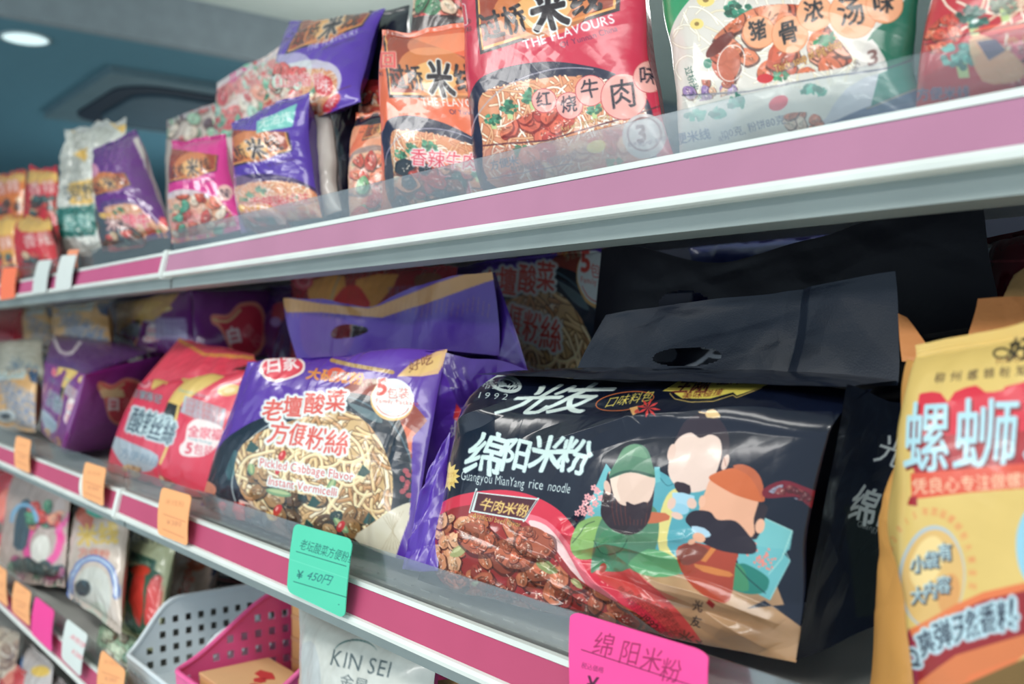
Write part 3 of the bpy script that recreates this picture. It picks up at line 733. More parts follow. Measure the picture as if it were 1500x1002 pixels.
# right gusset: front half, fold, rear half
def gusset_print():
    cv = Cv(1150, 520, 1400, 1000, 1.0, (26,32,46)); cv.mottle(5, 40, 8)
    cv.poly([(1238,560),(1310,560),(1335,610),(1330,700),(1240,690),(1250,620)], (20,26,40))
    cv.poly([(1235,740),(1330,740),(1310,900),(1255,905)], (38,46,44))
    return cv
cvg = gusset_print()
cvg.text('光', 1280, 672, 50, (226,232,230), 18, .85, .1, 1.2); cvg.text('友', 1318, 700, 50, (226,232,230), 18, .85, .1, 1.2)
cvg.text('绵阳', 1240, 758, 60, (226,232,228), 12, .72, .15, 1.8, brush=.6); cvg.text('Guangyou MianYang', 1257, 772, 13, (220,224,220), 17, .75, 0, .3)
sheet('side_gusset', [(1239,567,.470),(1338,590,.555),(1322,905,.545),(1167,968,.438)], 150, 260, bb, mb, cvg, bulge=.010, p=2.2, e=1, crump=.0022, cs=16, wob=.002, seed=31, seal=(0,0), side=-1)
K = (24,29,42)
bl = lambda q: [P(*k) if not isinstance(k, Vector) else k for k in q]
sheet('back_panel', [(700,548,.60),(1338,590,.556),(1322,905,.546),P(660,792,.55)], 30, 20, bb, mb, None, K, bulge=.01, side=-1, crump=0, seed=21)
sheet('top_panel', [(858,548,.545),(1322,556,.545),(1241,567,.470),(686,548,.452)], 60, 16, bb, mb, None, K, bulge=.006, crump=.002, seed=24, seal=(0,0))
m_mat = print_mat(.4, 0, .12, .4, 900)
def flap_extra(amp, ph=0, lean=0):
    def f(u, v, su, sv, n, eu, ev):
        return n*(.0035*np.abs((u-.70)/.04).clip(0,1)+amp*np.sin(u*5.5+ph)*(1-v*.5)+.35*amp*np.sin(u*13+ph*2+v*2)+amp*.5*np.sin(v*3+u*4))[..., None]
    return f
cvf = Cv(760, 380, 1340, 600, 1.0, (44,54,68))
sheet('handle_flap', [(903,462,.555),(1314,404,.545),(1322,562,.540),(838,585,.545)], 220, 70, bb, m_mat, None, (22,32,48), bulge=0, crump=.0022, cs=12, wob=.003, seed=41,
      hole=lambda u, v: ((u-.385)/.105)**2+((v-.60)/.10)**2 < 1, extra=flap_extra(.006, 1.2))
cvh = Cv(930, 480, 1090, 560, 1.6, (20,24,36)); cvh.poly([(952,505),(990,512),(985,530),(950,526)], (120,128,136), .8, 3)
cvh.text('方', 1002, 536, 50, (206,208,212), 8, 1.15, .5, 1.6); cvh.poly([(1000,540),(1070,545),(1070,560),(1000,560)], (24,28,40))
sheet('inner_flap', [(925,478,.575),(1100,478,.572),(1100,560,.572),(925,560,.575)], 140, 60, bb, m_mat, cvh, bulge=.004, crump=.001, seed=43)
# second black bag standing behind, mostly its handle flap showing
b2 = thing('noodle_bag', 'black bag behind the front black bag, its wide handle flap raised highest', 'noodle bag', tuple(P(1180, 600, .68)))
def b2x(u, v, su, sv, n, eu, ev):
    dip = -.020*np.exp(-((u-.33)/.16)**2)*(1-v)+.006*np.sin(u*9)*(1-v)
    return n*(.006*np.sin(u*7+1))[..., None]+np.array([0, 0, 1.])*dip[..., None]
sheet('handle_flap', [(888,366,.665),(1444,316,.66),(1478,470,.66),(868,560,.66)], 160, 60, b2, print_mat(.45, 0, .1, .3, 200), None, (11,12,24), crump=.002, cs=10, seed=51, extra=b2x,
      hole=lambda u, v: ((u-.285)/.07)**2+((v-.42)/.13)**2 < 1)
sheet('front_panel', [(868,560,.655),(1478,468,.655),(1440,860,.60),(900,830,.60)], 90, 60, b2, mb, None, (11,13,24), bulge=.03, crump=.003, seed=52)
sheet('back_panel', [(868,560,.665),(1478,468,.665),(1440,850,.70),(900,800,.70)], 20, 20, b2, mb, None, (18,21,34), bulge=.02, side=-1, crump=0, seed=52)
# ------------------------------------------------------------------ bags on the top shelf
NOO = [(236,186,140),(246,214,182),(214,140,96),(250,230,206),(226,160,116)]
MEAT = [(206,82,66),(224,104,80),(190,66,56),(232,128,96)]
REF = [(703,77),(905,18),(690,140)]
def bridge(cv, dst, base, bowl=(34,34,62), inner=(226,150,110), big=True, flav=None, fcol=(230,60,70), seed=1):
    """rice noodle pack print, written in the pixels of the largest red pack and mapped by REF -> dst"""
    cv.map3(REF, dst)
    if base is not None: cv.poly([(660,-120),(1010,-120),(1010,300),(660,300)], base)
    # bowl
    cv.poly([(686,170),(690,138),(705,115),(745,98),(800,91),(850,95),(900,108),(945,140),(960,200),(940,290),(720,290)], bowl, 1, 5)
    cv.poly([(702,150),(720,132),(780,118),(840,112),(900,124),(940,150),(950,200),(930,280),(735,280),(706,200)], inner, 1, 5)
    body = [(702,150),(720,130),(780,116),(840,110),(900,120),(940,150),(950,200),(930,285),(735,285),(706,200)]
    noodles(cv, body, NOO, 240, 60, 3.0, seed, (150,70,50))
    cv.ring(820,190,132,88,2.2,(190,180,190),-12,.7,190,300)
    broccoli(cv, 780, 142, 17, 3+seed); broccoli(cv, 745, 158, 15, 4+seed); broccoli(cv, 722, 175, 13, 5); broccoli(cv, 870, 160, 13, 6)
    chunks(cv, [(735,190),(780,165),(830,160),(840,185),(800,205),(745,208)], MEAT, 26, 13, seed, 6, (255,220,200), (120,30,24))
    herb(cv, 765, 222, 16, 2); herb(cv, 900, 240, 14, 3, (90,140,80))
    chunks(cv, [(730,225),(930,190),(940,260),(740,280)], MEAT+[(236,190,150)], 26, 14, seed+4, 6, (255,230,210), (150,70,50))
    cv.line([(706,214),(800,206),(900,178),(985,150)], 2.5, (90,40,50), .8)
    # logo box
    cv.poly([(692,-40),(912,-40),(908,16),(703,80)], (40,22,36)); cv.poly([(696,-40),(906,-40),(902,13),(706,74)], (236,170,96))
    cv.poly([(699,-40),(902,-40),(898,10),(708,69)], (156,64,44)); cv.ell(800,8,80,46,(226,140,80),-16,.75); cv.ell(795,14,45,26,(244,190,120),-16,.8)
    cv.setT() if False else None
    K_ = (36,24,34)
    cv.text('过桥', 708, 58, 44, K_, -15, .78, 0, 1.6); cv.text('米', 782, 46, 66, K_, -16, .85, .15, 2.6, out=(236,240,236), ow=3, brush=.5)
    cv.text('线', 838, 22, 50, K_, -16, .95, 0, 2.2)
    cv.text('THE FLAVOURS', 768, 73, 19.5, (236,240,238), -16.5, .98, 0, .9); cv.text('Of Yunnan China', 822, 71, 12, (130,30,50) if sum(base or (0,)*3) > 300 else (60,30,80), -17, 1.0, 0, .2)
    cv.text('®', 684, 36, 10, (40,20,30), -15, 1); cv.text('名商标', 667, 52, 9, (60,20,30), -15, 1)
    if flav:
        for ch, x, y, r in flav[1]:
            cv.ell(x, y, r+1, r+1, (190,60,70)); cv.ell(x, y, r, r, flav[0]); cv.text(ch, x-r*.62, y+r*.5, r*1.35, (26,26,44), -12, .95, .1, .8, brush=.5)
    else:
        cv.text('香辣牛肉', 722, 232, 38, fcol, -14, .95, 0, 1.2, out=(248,232,230), ow=3)
        cv.ell(955, 190, 22, 22, fcol); cv.text('味', 940, 202, 28, (248,232,230), -10, 1, 0, 1)
    cv.setT()

# -- big red pack
cv = Cv(640, -110, 1040, 320, 1.15, (206,44,74)); cv.mottle(6, 60, 2)
bridge(cv, REF, None, seed=3, flav=((240,170,160), [('红',798,148,17),('烧',834,155,19),('牛',865,133,22),('肉',914,142,33),('味',952,113,23)]))
cv.text('TEEL', 660, -5, 10, (230,240,236), -16)
cv.text('回', 655, 36, 30, (226,60,80), -8, 1, 0, 2, out=(246,226,224), ow=2.2)
cv.text('Red with brown sauce', 822, 193, 11, (240,206,120), -15, .70, 0, .4, out=(90,30,30), ow=.8)
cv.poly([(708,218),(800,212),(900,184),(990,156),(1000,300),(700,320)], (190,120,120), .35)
cv.ell(944,200,33,33,(206,196,196),0,.95); cv.ring(944,197,25,24,3,(150,110,110)); cv.text('3', 932, 210, 36, (120,70,76), -12, 1, .1, 1.6)
cv.text('始于1927年 第七代传承', 918, 214, 8, (90,60,76), 8, .95, 0, .1, curve=-.045)
cv.text('方便米', 719, 249, 15, (70,84,120), -12, .95, 0, .6); cv.text('粉饼', 750, 252, 9, (90,70,90), -12); cv.text('100克, 粉饼80克', 768, 250, 13, (110,70,96), -12, .9, 0, .2)
cv.line([(719,262),(840,240)], 1, (110,80,110)); cv.ell(874,215,14,9,(230,214,120),-20,.8)
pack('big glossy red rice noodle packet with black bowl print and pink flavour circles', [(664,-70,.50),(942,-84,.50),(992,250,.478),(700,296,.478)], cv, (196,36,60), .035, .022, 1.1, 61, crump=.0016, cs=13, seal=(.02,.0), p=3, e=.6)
# -- orange pack
cv = Cv(520, 10, 760, 330, 1.0, (232,108,70)); cv.mottle(6, 50, 4)
bridge(cv, [(571,141),(721,146),(563,190)], None, seed=7, fcol=(224,70,84))
cv.text('回', 556, 98, 26, (226,80,80), 0, 1, 0, 1.2, out=(246,200,180), ow=1.6)
cv.poly([(600,60),(640,52),(690,50),(680,75),(610,80)], (250,170,130), .6, 4)
cv.poly([(563,235),(575,225),(590,260),(640,290),(600,330),(560,330)], (150,150,120), .3)
chunks(cv, [(568,230),(600,235),(700,262),(700,300),(580,305)], [(180,60,50),(60,80,70),(140,70,50),(220,150,110),(30,40,50)], 40, 13, 3)
cv.text('香辣牛肉', 601, 240, 27, (226,70,86), 5, .92, 0, .8, out=(250,236,234), ow=2.4)
pack('orange rice noodle packet with black bowl print beside the big red packet', [(556,46,.50),(705,38,.50),(735,300,.48),(560,322,.478)], cv, (214,96,60), .03, .018, 1.0, 62, crump=.0014, cs=15, seal=(.03,.0), p=3)
# -- green and white pack
cv = Cv(930, -110, 1400, 300, 1.05, (222,214,204)); cv.mottle(8, 40, 6)
cv.poly([(940,-110),(1100,-110),(1010,0),(985,40),(975,90),(960,120),(940,60)], (46,150,100), 1, 4)
cv.poly([(1180,-110),(1400,-110),(1360,40),(1345,130),(1300,160),(1285,160),(1290,110),(1270,60),(1320,10),(1310,-30)], (24,106,82), 1, 4)
cv.poly([(1285,110),(1345,60),(1345,150),(1275,158)], (30,112,88))
cv.text('过桥米线', 1003, 100, 14, (30,80,70), 72, .9)
noodles(cv, [(985,60),(1010,10),(1080,-30),(1200,-20),(1260,30),(1270,100),(1200,130),(1080,130),(1000,150)], [(236,226,206),(244,236,220),(226,208,180)], 110, 70, 2.4, 5, (200,180,150))
for x, y, r in ((1034,0,13),(1022,36,10)): cv.ell(x, y, r, r*.8, (240,214,130)); cv.ell(x, y, r*.35, r*.3, (150,120,70))
broccoli(cv, 1082, 18, 24, 9, (50,120,96))
chunks(cv, [(1045,60),(1100,15),(1180,10),(1230,60),(1245,95),(1160,110),(1090,125),(1050,110)], [(206,106,72),(222,130,96),(192,86,62),(236,160,130)], 46, 20, 4, 6, (250,220,210))
cv.ell(1055,66,26,9,(110,44,40),-45); cv.ell(1068,95,17,25,(196,104,80),15,.9); cv.ring(1072,93,19,27,1.4,(240,230,224),12)
cv.ell(1038,94,6,7,(20,120,96)); cv.ell(1122,116,12,7,(206,40,50)); herb(cv, 1145, 112, 12, 3); herb(cv, 1210, 60, 16, 4)
chunks(cv, [(1000,120),(1060,120),(1080,135),(1000,150)], [(150,120,170),(230,180,150),(180,90,70)], 12, 9, 2)
cv.poly([(1270,60),(1290,75),(1300,105),(1280,130),(1240,140)], (216,208,200), 1, 3)
cv.text('3', 1270, 98, 30, (110,64,60), -20, 1.3, .2, 1.2); cv.text('始于', 1254, 108, 10, (60,50,60), -70)
cv.line([(1000,140),(1100,135),(1200,115),(1300,100),(1345,85)], 2.4, (60,60,90), .8)
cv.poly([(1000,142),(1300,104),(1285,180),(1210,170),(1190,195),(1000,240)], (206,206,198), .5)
for x, y, r in ((1080,150,16),(1192,135,20),(1050,165,14),(1020,170,16)): herb(cv, x, y, r, int(x), (70,140,120))
cv.ell(1142,152,15,10,(220,80,96),-30); cv.poly([(1210,172),(1240,130),(1288,108),(1284,160),(1205,182)], (196,196,204), 1, 2); cv.poly([(1287,108),(1340,90),(1345,125),(1276,158)], (28,120,104))
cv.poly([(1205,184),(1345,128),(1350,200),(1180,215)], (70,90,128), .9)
cv.line([(1270,160),(1345,130)], 1, (200,170,110)); chunks(cv, [(1150,170),(1200,165),(1205,185),(1160,195)], [(200,110,80),(220,190,170)], 8, 9, 2)
cv.text('便米线', 992, 212, 18, (60,70,110), -11, .95, 0, .7, out=(206,214,220), ow=.8); cv.text('配料', 1053, 207, 8, (60,60,90), -12); cv.text('100克, 粉饼80克', 1055, 203, 15, (52,60,100), -13, .95, 0, .2)
for ch, x, y, r, s_ in (('猪',1111,47,23,30),('骨',1157,51,27,36),('浓',1194,20,26,34),('汤',1250,22,34,44),('味',1296,8,26,34)):
    cv.ell(x, y, r+1, r+1, (220,120,70)); cv.ell(x, y, r, r, (238,168,126)); cv.text(ch, x-s_*.45, y+s_*.36, s_, (24,30,40), -14, .9, .15, 1.2, brush=.7, seed=int(x))
cv.text('Thick soup of pig chop', 1137, 108, 18, (244,196,96), -22, .60, 0, .6, out=(96,36,30), ow=1.3)
cv.text('过桥', 985, -30, 30, (20,30,40), -10)
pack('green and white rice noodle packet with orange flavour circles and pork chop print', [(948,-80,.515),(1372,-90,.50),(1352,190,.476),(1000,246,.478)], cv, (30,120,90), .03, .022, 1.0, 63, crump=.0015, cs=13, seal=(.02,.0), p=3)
# -- red vegetable pack at the right edge
cv = Cv(1310, -120, 1640, 260, 1.0, (190,50,62)); cv.mottle(6, 50, 4)
noodles(cv, [(1360,30),(1420,-40),(1560,-60),(1600,100),(1400,60)], [(236,220,196),(226,200,170)], 60, 70, 3, 5, (180,100,80))
chunks(cv, [(1352,60),(1372,30),(1400,20),(1410,50),(1370,80)], MEAT, 16, 12, 5); broccoli(cv, 1425, 26, 25, 2, (50,96,86)); broccoli(cv, 1470, 8, 22, 4, (120,130,110)); broccoli(cv, 1408, 82, 30, 5, (90,150,140))
cv.poly([(1425,46),(1450,38),(1500,34),(1502,40),(1440,48)], (230,90,66)); cv.ell(1428,31,6,3,(240,246,240),-20)
cv.line([(1355,66),(1420,50),(1520,30)], 2.2, (70,30,40), .8)
chunks(cv, [(1450,80),(1520,60),(1560,120),(1470,125)], [(200,90,110),(190,70,90),(220,110,120)], 20, 18, 6)
cv.poly([(1420,60),(1450,55),(1500,95),(1490,120),(1440,120)], (220,170,130), .9, 3); cv.poly([(1432,62),(1460,58),(1475,75),(1450,90)], (70,70,110), .8)
cv.text('Ma La', 1478, 66, 15, (216,180,110), -8, .9, .1, .6)
cv.text('方便米线', 1342, 146, 20, (70,80,120), -2, 1, 0, .9, out=(214,216,220), ow=1)
pack('red packet with broccoli and meat print at the right end of the top shelf', [(1376,-90,.50),(1640,-120,.50),(1620,120,.476),(1338,196,.476)], cv, (150,30,44), .03, .022, .9, 64, crump=.0015, cs=14, seal=(.02,0), p=3)
# -- orange topped pack lying over the orange one
cv = Cv(560, -80, 700, 80, .9, (190,70,60)); chunks(cv, [(590,-40),(680,-40),(680,40),(590,40)], [(220,110,90),(236,200,170),(70,130,90),(200,60,60)], 60, 14, 4); cv.poly([(595,28),(660,22),(680,34),(660,46),(600,44)], (50,24,30), 1, 3)
pack('packet with food print and dark seal lying behind the orange packet', [(606,-46,.55),(700,-50,.55),(694,262,.54),(590,285,.54)], cv, (60,20,30), .02, .015, .8, 65)
# -- packs stacked at the back between orange and purple
cv = Cv(470, 140, 620, 340, 1.0, (232,150,110)); bridge(cv, [(531,206),(590,190),(517,228)], (226,110,70), seed=9)
cv.poly([(516,175),(560,165),(562,180),(520,186)], (30,26,40)); cv.poly([(512,240),(530,215),(562,200),(575,330),(512,330)], (236,190,160), .6, 3); chunks(cv, [(516,240),(562,225),(570,325),(520,330)], MEAT+[(120,170,120),(240,210,180)], 30, 12, 5)
pack('small orange packet with white bowl print between the purple and orange packets', [(519,166,.53),(590,158,.53),(590,322,.485),(512,334,.485)], cv, (214,96,60), .02, .015, .9, 66)
cv = Cv(470, 100, 640, 220, .9, (200,60,50)); noodles(cv, [(515,140),(620,140),(620,200),(515,200)], NOO, 50, 40, 3, 3, (150,60,40)); chunks(cv, [(515,150),(600,130),(600,190),(520,200)], MEAT, 20, 12, 5)
pack('reddish packet lying on top of the small orange packet', [(532,118,.57),(600,104,.57),(598,300,.55),(520,312,.55)], cv, (120,30,40), .02, .015, .8, 67)
cv = Cv(440, 100, 600, 340, .8, (34,30,52)); cv.text('THE FLAV', 486, 238, 12, (190,190,210), -8); cv.poly([(484,150),(530,140),(528,180),(486,190)], (90,40,50)); cv.text('过桥', 488, 182, 22, (20,14,24), -8, 1, 0, 1)
pack('dark navy packet in the shade right of the purple packets', [(484,140,.585),(580,120,.585),(580,316,.53),(500,322,.53)], cv, (26,30,40), .02, .015, .7, 68)
cv = Cv(480, -20, 640, 170, .7, (30,34,46))
pack('black packet standing behind the stacked purple packets', [(540,20,.62),(600,6,.62),(600,160,.58),(520,190,.58)], cv, (26,30,40), .02, .01, .7, 69)
# -- purple packs
PU = (84,50,160)
cv = Cv(300, 120, 520, 370, .9, PU); cv.mottle(5, 50, 3)
bridge(cv, [(333,246),(428,222),(336,276)], None, (60,40,90), seed=11, fcol=(214,60,70))
cv.poly([(377,178),(436,152),(428,186),(376,196)], (120,196,186), 1); cv.text('无油炸', 380, 188, 17, (226,240,234), -14, .95, .2, .8)
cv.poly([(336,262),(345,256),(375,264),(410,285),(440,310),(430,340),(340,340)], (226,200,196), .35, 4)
cv.text('香辣米线味', 366, 308, 21, (204,60,66), -6, .85, 0, .5, out=(240,220,210), ow=1.2)
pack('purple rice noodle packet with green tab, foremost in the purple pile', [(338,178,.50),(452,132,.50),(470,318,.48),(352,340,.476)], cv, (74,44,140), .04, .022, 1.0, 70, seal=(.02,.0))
cv = Cv(360, -10, 620, 200, .9, (92,54,170)); cv.mottle(8, 40, 3)
bridge(cv, [(418,79),(530,40),(388,120)], None, (200,190,210), seed=12, fcol=(214,60,70))
cv.poly([(388,92),(440,78),(458,100),(440,130),(400,150)], (222,230,224), .6, 4); chunks(cv, [(392,100),(430,86),(450,105),(435,135),(400,140)], [(230,150,140),(200,220,200),(220,90,90)], 22, 10, 4)
cv.ell(475,126,14,15,(210,56,66)); cv.text('味', 464, 134, 22, (248,232,230), 0, 1, 0, .6); cv.text('红烧香辣', 404, 128, 20, (214,70,80), -4, .9, 0, .5, out=(248,232,230), ow=1.6)
pack('purple rice noodle packet slanting on top of the pile against the black one', [(424,34,.60),(562,16,.60),(528,150,.52),(372,196,.51)], cv, (74,44,140), .03, .024, .9, 71, seal=(.02,.02))
sl = Cv(440, 130, 520, 340, .8, (196,184,176)); sl.mottle(20, 30, 2)
pack('plain beige back seam of a turned packet right of the foremost purple one', [(456,160,.52),(484,150,.53),(500,312,.50),(474,322,.49)], sl, (180,170,160), .01, .008, .7, 72, seal=(0,0))
cv = Cv(290, 70, 480, 260, .7, (226,206,200)); chunks(cv, [(305,130),(345,95),(420,85),(430,130),(380,180),(320,200)], [(226,120,120),(170,210,190),(240,226,210),(210,80,90),(236,160,140),(120,180,150)], 110, 11, 4, 6, (250,245,240), (190,140,130))
cv.poly([(322,116),(352,100),(365,100),(340,124)], (220,70,140)); cv.text('过桥米线', 345, 140, 26, (214,80,84), -26, .8, 0, .6, out=(246,236,230), ow=1.5)
pack('pale food printed packet leaning back, left of the stacked purple packets', [(318,118,.64),(420,64,.64),(440,300,.57),(306,330,.57)], cv, (200,190,190), .03, .02, .7, 73)
cv = Cv(200, 140, 360, 260, .6, (206,190,180)); chunks(cv, [(215,185),(300,155),(345,170),(340,200),(230,220)], [(222,100,100),(160,200,170),(240,220,200),(90,60,80)], 60, 10, 4)
pack('pale green and red packet lying low behind the pink packet', [(244,176,.70),(320,150,.69),(345,325,.64),(244,338,.64)], cv, (190,180,180), .02, .02, .6, 74)
# -- pink pack
cv = Cv(215, 170, 380, 390, .9, (214,50,140)); cv.mottle(5, 50, 3)
bridge(cv, [(247,268),(316,252),(241,294)], None, (206,200,210), seed=13)
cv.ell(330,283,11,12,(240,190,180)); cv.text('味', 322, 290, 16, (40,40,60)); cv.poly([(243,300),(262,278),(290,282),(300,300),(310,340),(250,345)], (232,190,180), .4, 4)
chunks(cv, [(248,296),(280,285),(320,290),(345,340),(260,350)], MEAT+[(70,150,120),(240,214,190)], 40, 8, 4)
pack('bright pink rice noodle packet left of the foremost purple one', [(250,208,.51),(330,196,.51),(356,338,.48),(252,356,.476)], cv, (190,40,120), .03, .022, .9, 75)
cv = Cv(300, 190, 350, 360, .6, (60,30,60))
# -- purple gusseted pack
cv = Cv(110, 170, 280, 400, .8, (104,38,128)); cv.mottle(6, 40, 3)
bridge(cv, [(140,287),(193,272),(148,306)], None, (90,60,120), seed=14)
cv.poly([(184,190),(200,192),(240,292),(232,330),(200,300),(195,260),(182,222)], (98,38,120)); cv.text('香辣牛', 158, 338, 24, (224,60,80), -6, .9, 0, 1, out=(246,226,224), ow=2)
cv.ell(136,250,9,10,(222,150,180)); cv.poly([(195,205),(202,200),(240,280),(238,296)], (206,196,190))
pack('dark purple rice noodle packet with tall pointed top left of the pink one', [(134,220,.52),(200,188,.53),(252,348,.485),(152,362,.476)], cv, (84,34,110), .03, .025, .9, 76, extra=None)
# -- silver and yellow pack
cv = Cv(60, 150, 200, 420, .7, (196,196,188)); cv.mottle(50, 18, 5)
for a in ([(98,178),(110,182),(112,196),(100,190)], [(160,180),(188,184),(180,196)], [(108,226),(130,216),(126,238)], [(100,270),(140,262),(136,300),(105,300)]): cv.poly(a, (224,180,90))
cv.text('河粉', 96, 296, 26, (60,66,80), -10, 1, 0, 1); cv.poly([(84,306),(140,300),(142,345),(84,350)], (30,110,100)); cv.text('香辣', 92, 338, 26, (220,236,226), -6, .9, 0, 1)
pack('crumpled silver and yellow packet with teal label, left of the dark purple one', [(96,184,.61),(186,180,.61),(150,370,.535),(86,376,.53)], cv, (180,180,176), .035, .028, .8, 77, crump=.007, cs=24, wob=.014)
# -- red packs at the far left
def redpack(x, y, w, h, lab, seed, base=(204,44,56), Y=.49, txt='香辣', ext=0):
    cv = Cv(x-12, y-12, x+w+12, y+h+12, .7, base); cv.mottle(8, 20, seed)
    cv.poly([(x, y+h*.05), (x+w*.5, y), (x+w, y+h*.1), (x+w*.9, y+h*.28), (x, y+h*.3)], (226,180,96), 1, 3)
    cv.text(txt, x+w*.1, y+h*.55, w*.42, (246,226,216), -8, .95, 0, 1.2, out=(170,30,40), ow=1.5)
    chunks(cv, [(x+w*.1,y+h*.6),(x+w*.9,y+h*.6),(x+w*.9,y+h),(x+w*.1,y+h)], [(226,190,150),(206,70,60),(60,90,90),(90,60,50)], 20, w*.12, seed)
    j = lambda k: 7*math.sin(seed*k)
    pack(lab, [(x+j(1.3), y+4+j(2.1), Y+.03), (x+w+j(3.7), y+j(4.9), Y+.03), (x+w+2+j(5.3)*.5, y+h-4+ext, Y), (x+j(6.1)*.5, y+h+ext, Y)], cv, (170,36,50), .03, .024, .7, seed, wob=.009)
redpack(30, 312, 52, 92, 'red and yellow packet with white characters beside the silver one', 81, Y=.478)
redpack(-24, 316, 50, 96, 'yellow topped red packet cut by the left picture edge', 82, (214,150,70), .478)
redpack(38, 250, 50, 66, 'red packet lying on the upper row above the white characters packet', 83, Y=.55, ext=70)
redpack(-14, 250, 50, 64, 'orange and red packet in the upper row at the left edge', 84, (212,120,60), .56, ext=72)
redpack(150, 300, 60, 68, 'low dark packet with food print in front of the dark purple one', 86, (70,80,90), .472, '米线')
redpack(352, 300, 60, 34, 'flat food printed packet at the foot of the foremost purple one', 87, (190,150,140), .468, '过桥')
# ------------------------------------------------------------------ purple vermicelli bag and its twin behind
VP = (92,52,160)
VREF = [(400,600),(560,640),(380,700)]
def vermi(cv):
    """pickled cabbage vermicelli print in the pixels of the front purple bag"""
    # wooden table and bowl
    cv.poly([(300,700),(325,655),(400,612),(470,585),(560,556),(640,640),(620,700),(610,760),(560,815),(420,790),(300,740)], (150,66,54), 1, 4)
    cv.poly([(556,600),(640,660),(640,690),(600,660),(565,625)], (226,120,90), 1, 3)
    cv.poly([(300,728),(302,700),(322,655),(362,622),(420,600),(490,576),(560,588),(596,640),(603,700),(598,745),(575,790),(450,800),(360,770),(330,735)], (24,36,50), 1, 5)
    cv.poly([(340,690),(346,655),(375,628),(430,606),(505,588),(560,610),(580,660),(585,720),(570,780),(470,790),(390,765),(352,735)], (34,46,60), 1, 5)
    cv.ring(470,700,130,100,1.8,(200,210,206),-8,.9,150,250); cv.ring(470,695,136,120,3,(90,120,132),8,.7,280,370)
    cv.poly([(510,590),(550,605),(560,620),(535,612)], (120,146,150), .7, 3); cv.poly([(300,705),(318,715),(312,730),(300,730)], (226,140,110), 1, 3)
    cv.poly([(330,690),(345,660),(350,672),(338,704)], (90,150,150), .5, 3)
    inner = [(345,700),(350,664),(378,636),(430,616),(495,600),(540,622),(568,670),(575,725),(560,775),(500,792),(430,780),(375,750)]
    cv.poly(inner, (214,178,126), 1, 5)
    rad = lambda p, c: math.atan2(p[1]-690, p[0]-465)+1.57
    noodles(cv, inner, [(226,188,134),(240,208,160),(206,164,112),(248,224,186),(190,140,92)], 300, 60, 5.0, 5, (84,56,40), 5, rad, 7)
    chunks(cv, [(368,680),(400,700),(430,722),(500,735),(545,760),(520,796),(440,782),(390,750),(362,715)], [(60,52,44),(40,60,56),(150,110,70),(180,140,96),(96,70,48)], 50, 13, 7, 6, (240,220,180), (30,26,24))
    for x, y, a, w_ in ((408,722,12,26),(500,770,45,22),(485,712,-60,16),(368,688,80,12)):
        cv.ell(x, y, w_*.7, 5.5, (120,156,110), a); cv.ell(x, y-1, w_*.6, 2.6, (196,206,150), a, .8)
    for x, y, r in ((408,748,9),(500,772,9),(415,668,8),(407,690,6)): cv.ell(x, y, r*.6, r, (206,44,48), 25); cv.ell(x-1, y-2, r*.2, r*.4, (250,170,160), 25)
    for x, y in ((370,655),(540,760),(458,735),(532,690),(450,770)): cv.poly([(x-8,y+6),(x,y-9),(x+11,y+2),(x+2,y+9)], (34,76,70))
    cv.poly([(520,790),(548,766),(580,744),(606,738),(604,775),(590,822),(560,812)], (222,212,190), 1, 3)
    cv.lines([[(592-i*5, 748+i*1.6), (560+i*5.5, 806)] for i in range(7)], .8, (196,180,150))
    cv.poly([(350,734),(362,736),(395,756),(425,775),(400,770),(366,752)], (232,214,200), 1, 3)
    for i in range(7): cv.ell(594+rs_(i), 690+i*6, 5, 4, (206,90,100), i*30, .8)
    # lettering
    O = (236,242,238); R = (222,84,74)
    for ch, x, y, s_ in (('老',381,613,34),('壇',411,607,32),('酸',443,603,33),('菜',474,599,34)):
        cv.text(ch, x, y, s_, R, 3, .93, .16, .9, out=O, ow=4.6)
    for ch, x, y, s_ in (('方',391,646,36),('便',420,649,36),('粉',446,655,37),('絲',473,662,40)):
        cv.text(ch, x, y, s_, R, 7, .90, .1, 1.0, out=O, ow=4.6)
    for ch, x, y, s_ in (('老',381,613,34),('壇',411,607,32),('酸',443,603,33),('菜',474,599,34)): cv.text(ch, x, y, s_, R, 3, .93, .16, .8)
    cv.text('Pickled Cabbage Flavor', 379, 683, 17.5, (216,84,80), 9, .80, 0, .45, out=O, ow=3.2)
    cv.text('Instant Vermicelli', 392, 710, 17.5, (216,84,80), 10, .78, 0, .45, out=O, ow=3.2)
    # 5-pack badge
    cv.ell(575,586,32,31,(240,190,120)); cv.ell(576,584,31,29,O); cv.ring(576,586,26,24,1,R,0,1,30,160)
    cv.text('5', 551, 579, 32, R, -6, 1.05, .15, 1.8, out=O, ow=2); cv.text('包裝', 567, 583, 17, R, 0, 1, 0, .3); cv.text('Family Package', 550, 590, 9, R, 4, .98, 0, .3, gap=.06)
    # shield logo, crown line, gold swoosh
    cv.poly([(384,532),(402,520),(424,517),(444,528),(446,546),(425,556),(400,560),(382,548)], (248,228,220), 1, 4)
    cv.poly([(387,533),(404,522),(424,520),(441,530),(442,544),(424,553),(402,556),(386,547)], (224,62,80), 1, 4)
    cv.text('白家', 388, 546, 26, (248,240,236), -8, .98, .2, 1.2)
    cv.text('大碗寬粉', 449, 554, 18, (226,140,60), 6, 1.15, .2, 1.4); cv.ell(495,548,14,9,(226,90,60),8); cv.text('真香', 484, 553, 12, (190,230,240), 8, 1, .2, .5)
    cv.line([(486,528),(520,536),(560,543),(576,546)], 6, (180,140,80), 1, 4); cv.text('四川特色 百年工藝', 492, 534, 7.5, (230,214,180), 10, 1, 0, .2)
    cv.text('淨含量', 526, 569, 10, (170,180,140), -16, 1, 0, .4)
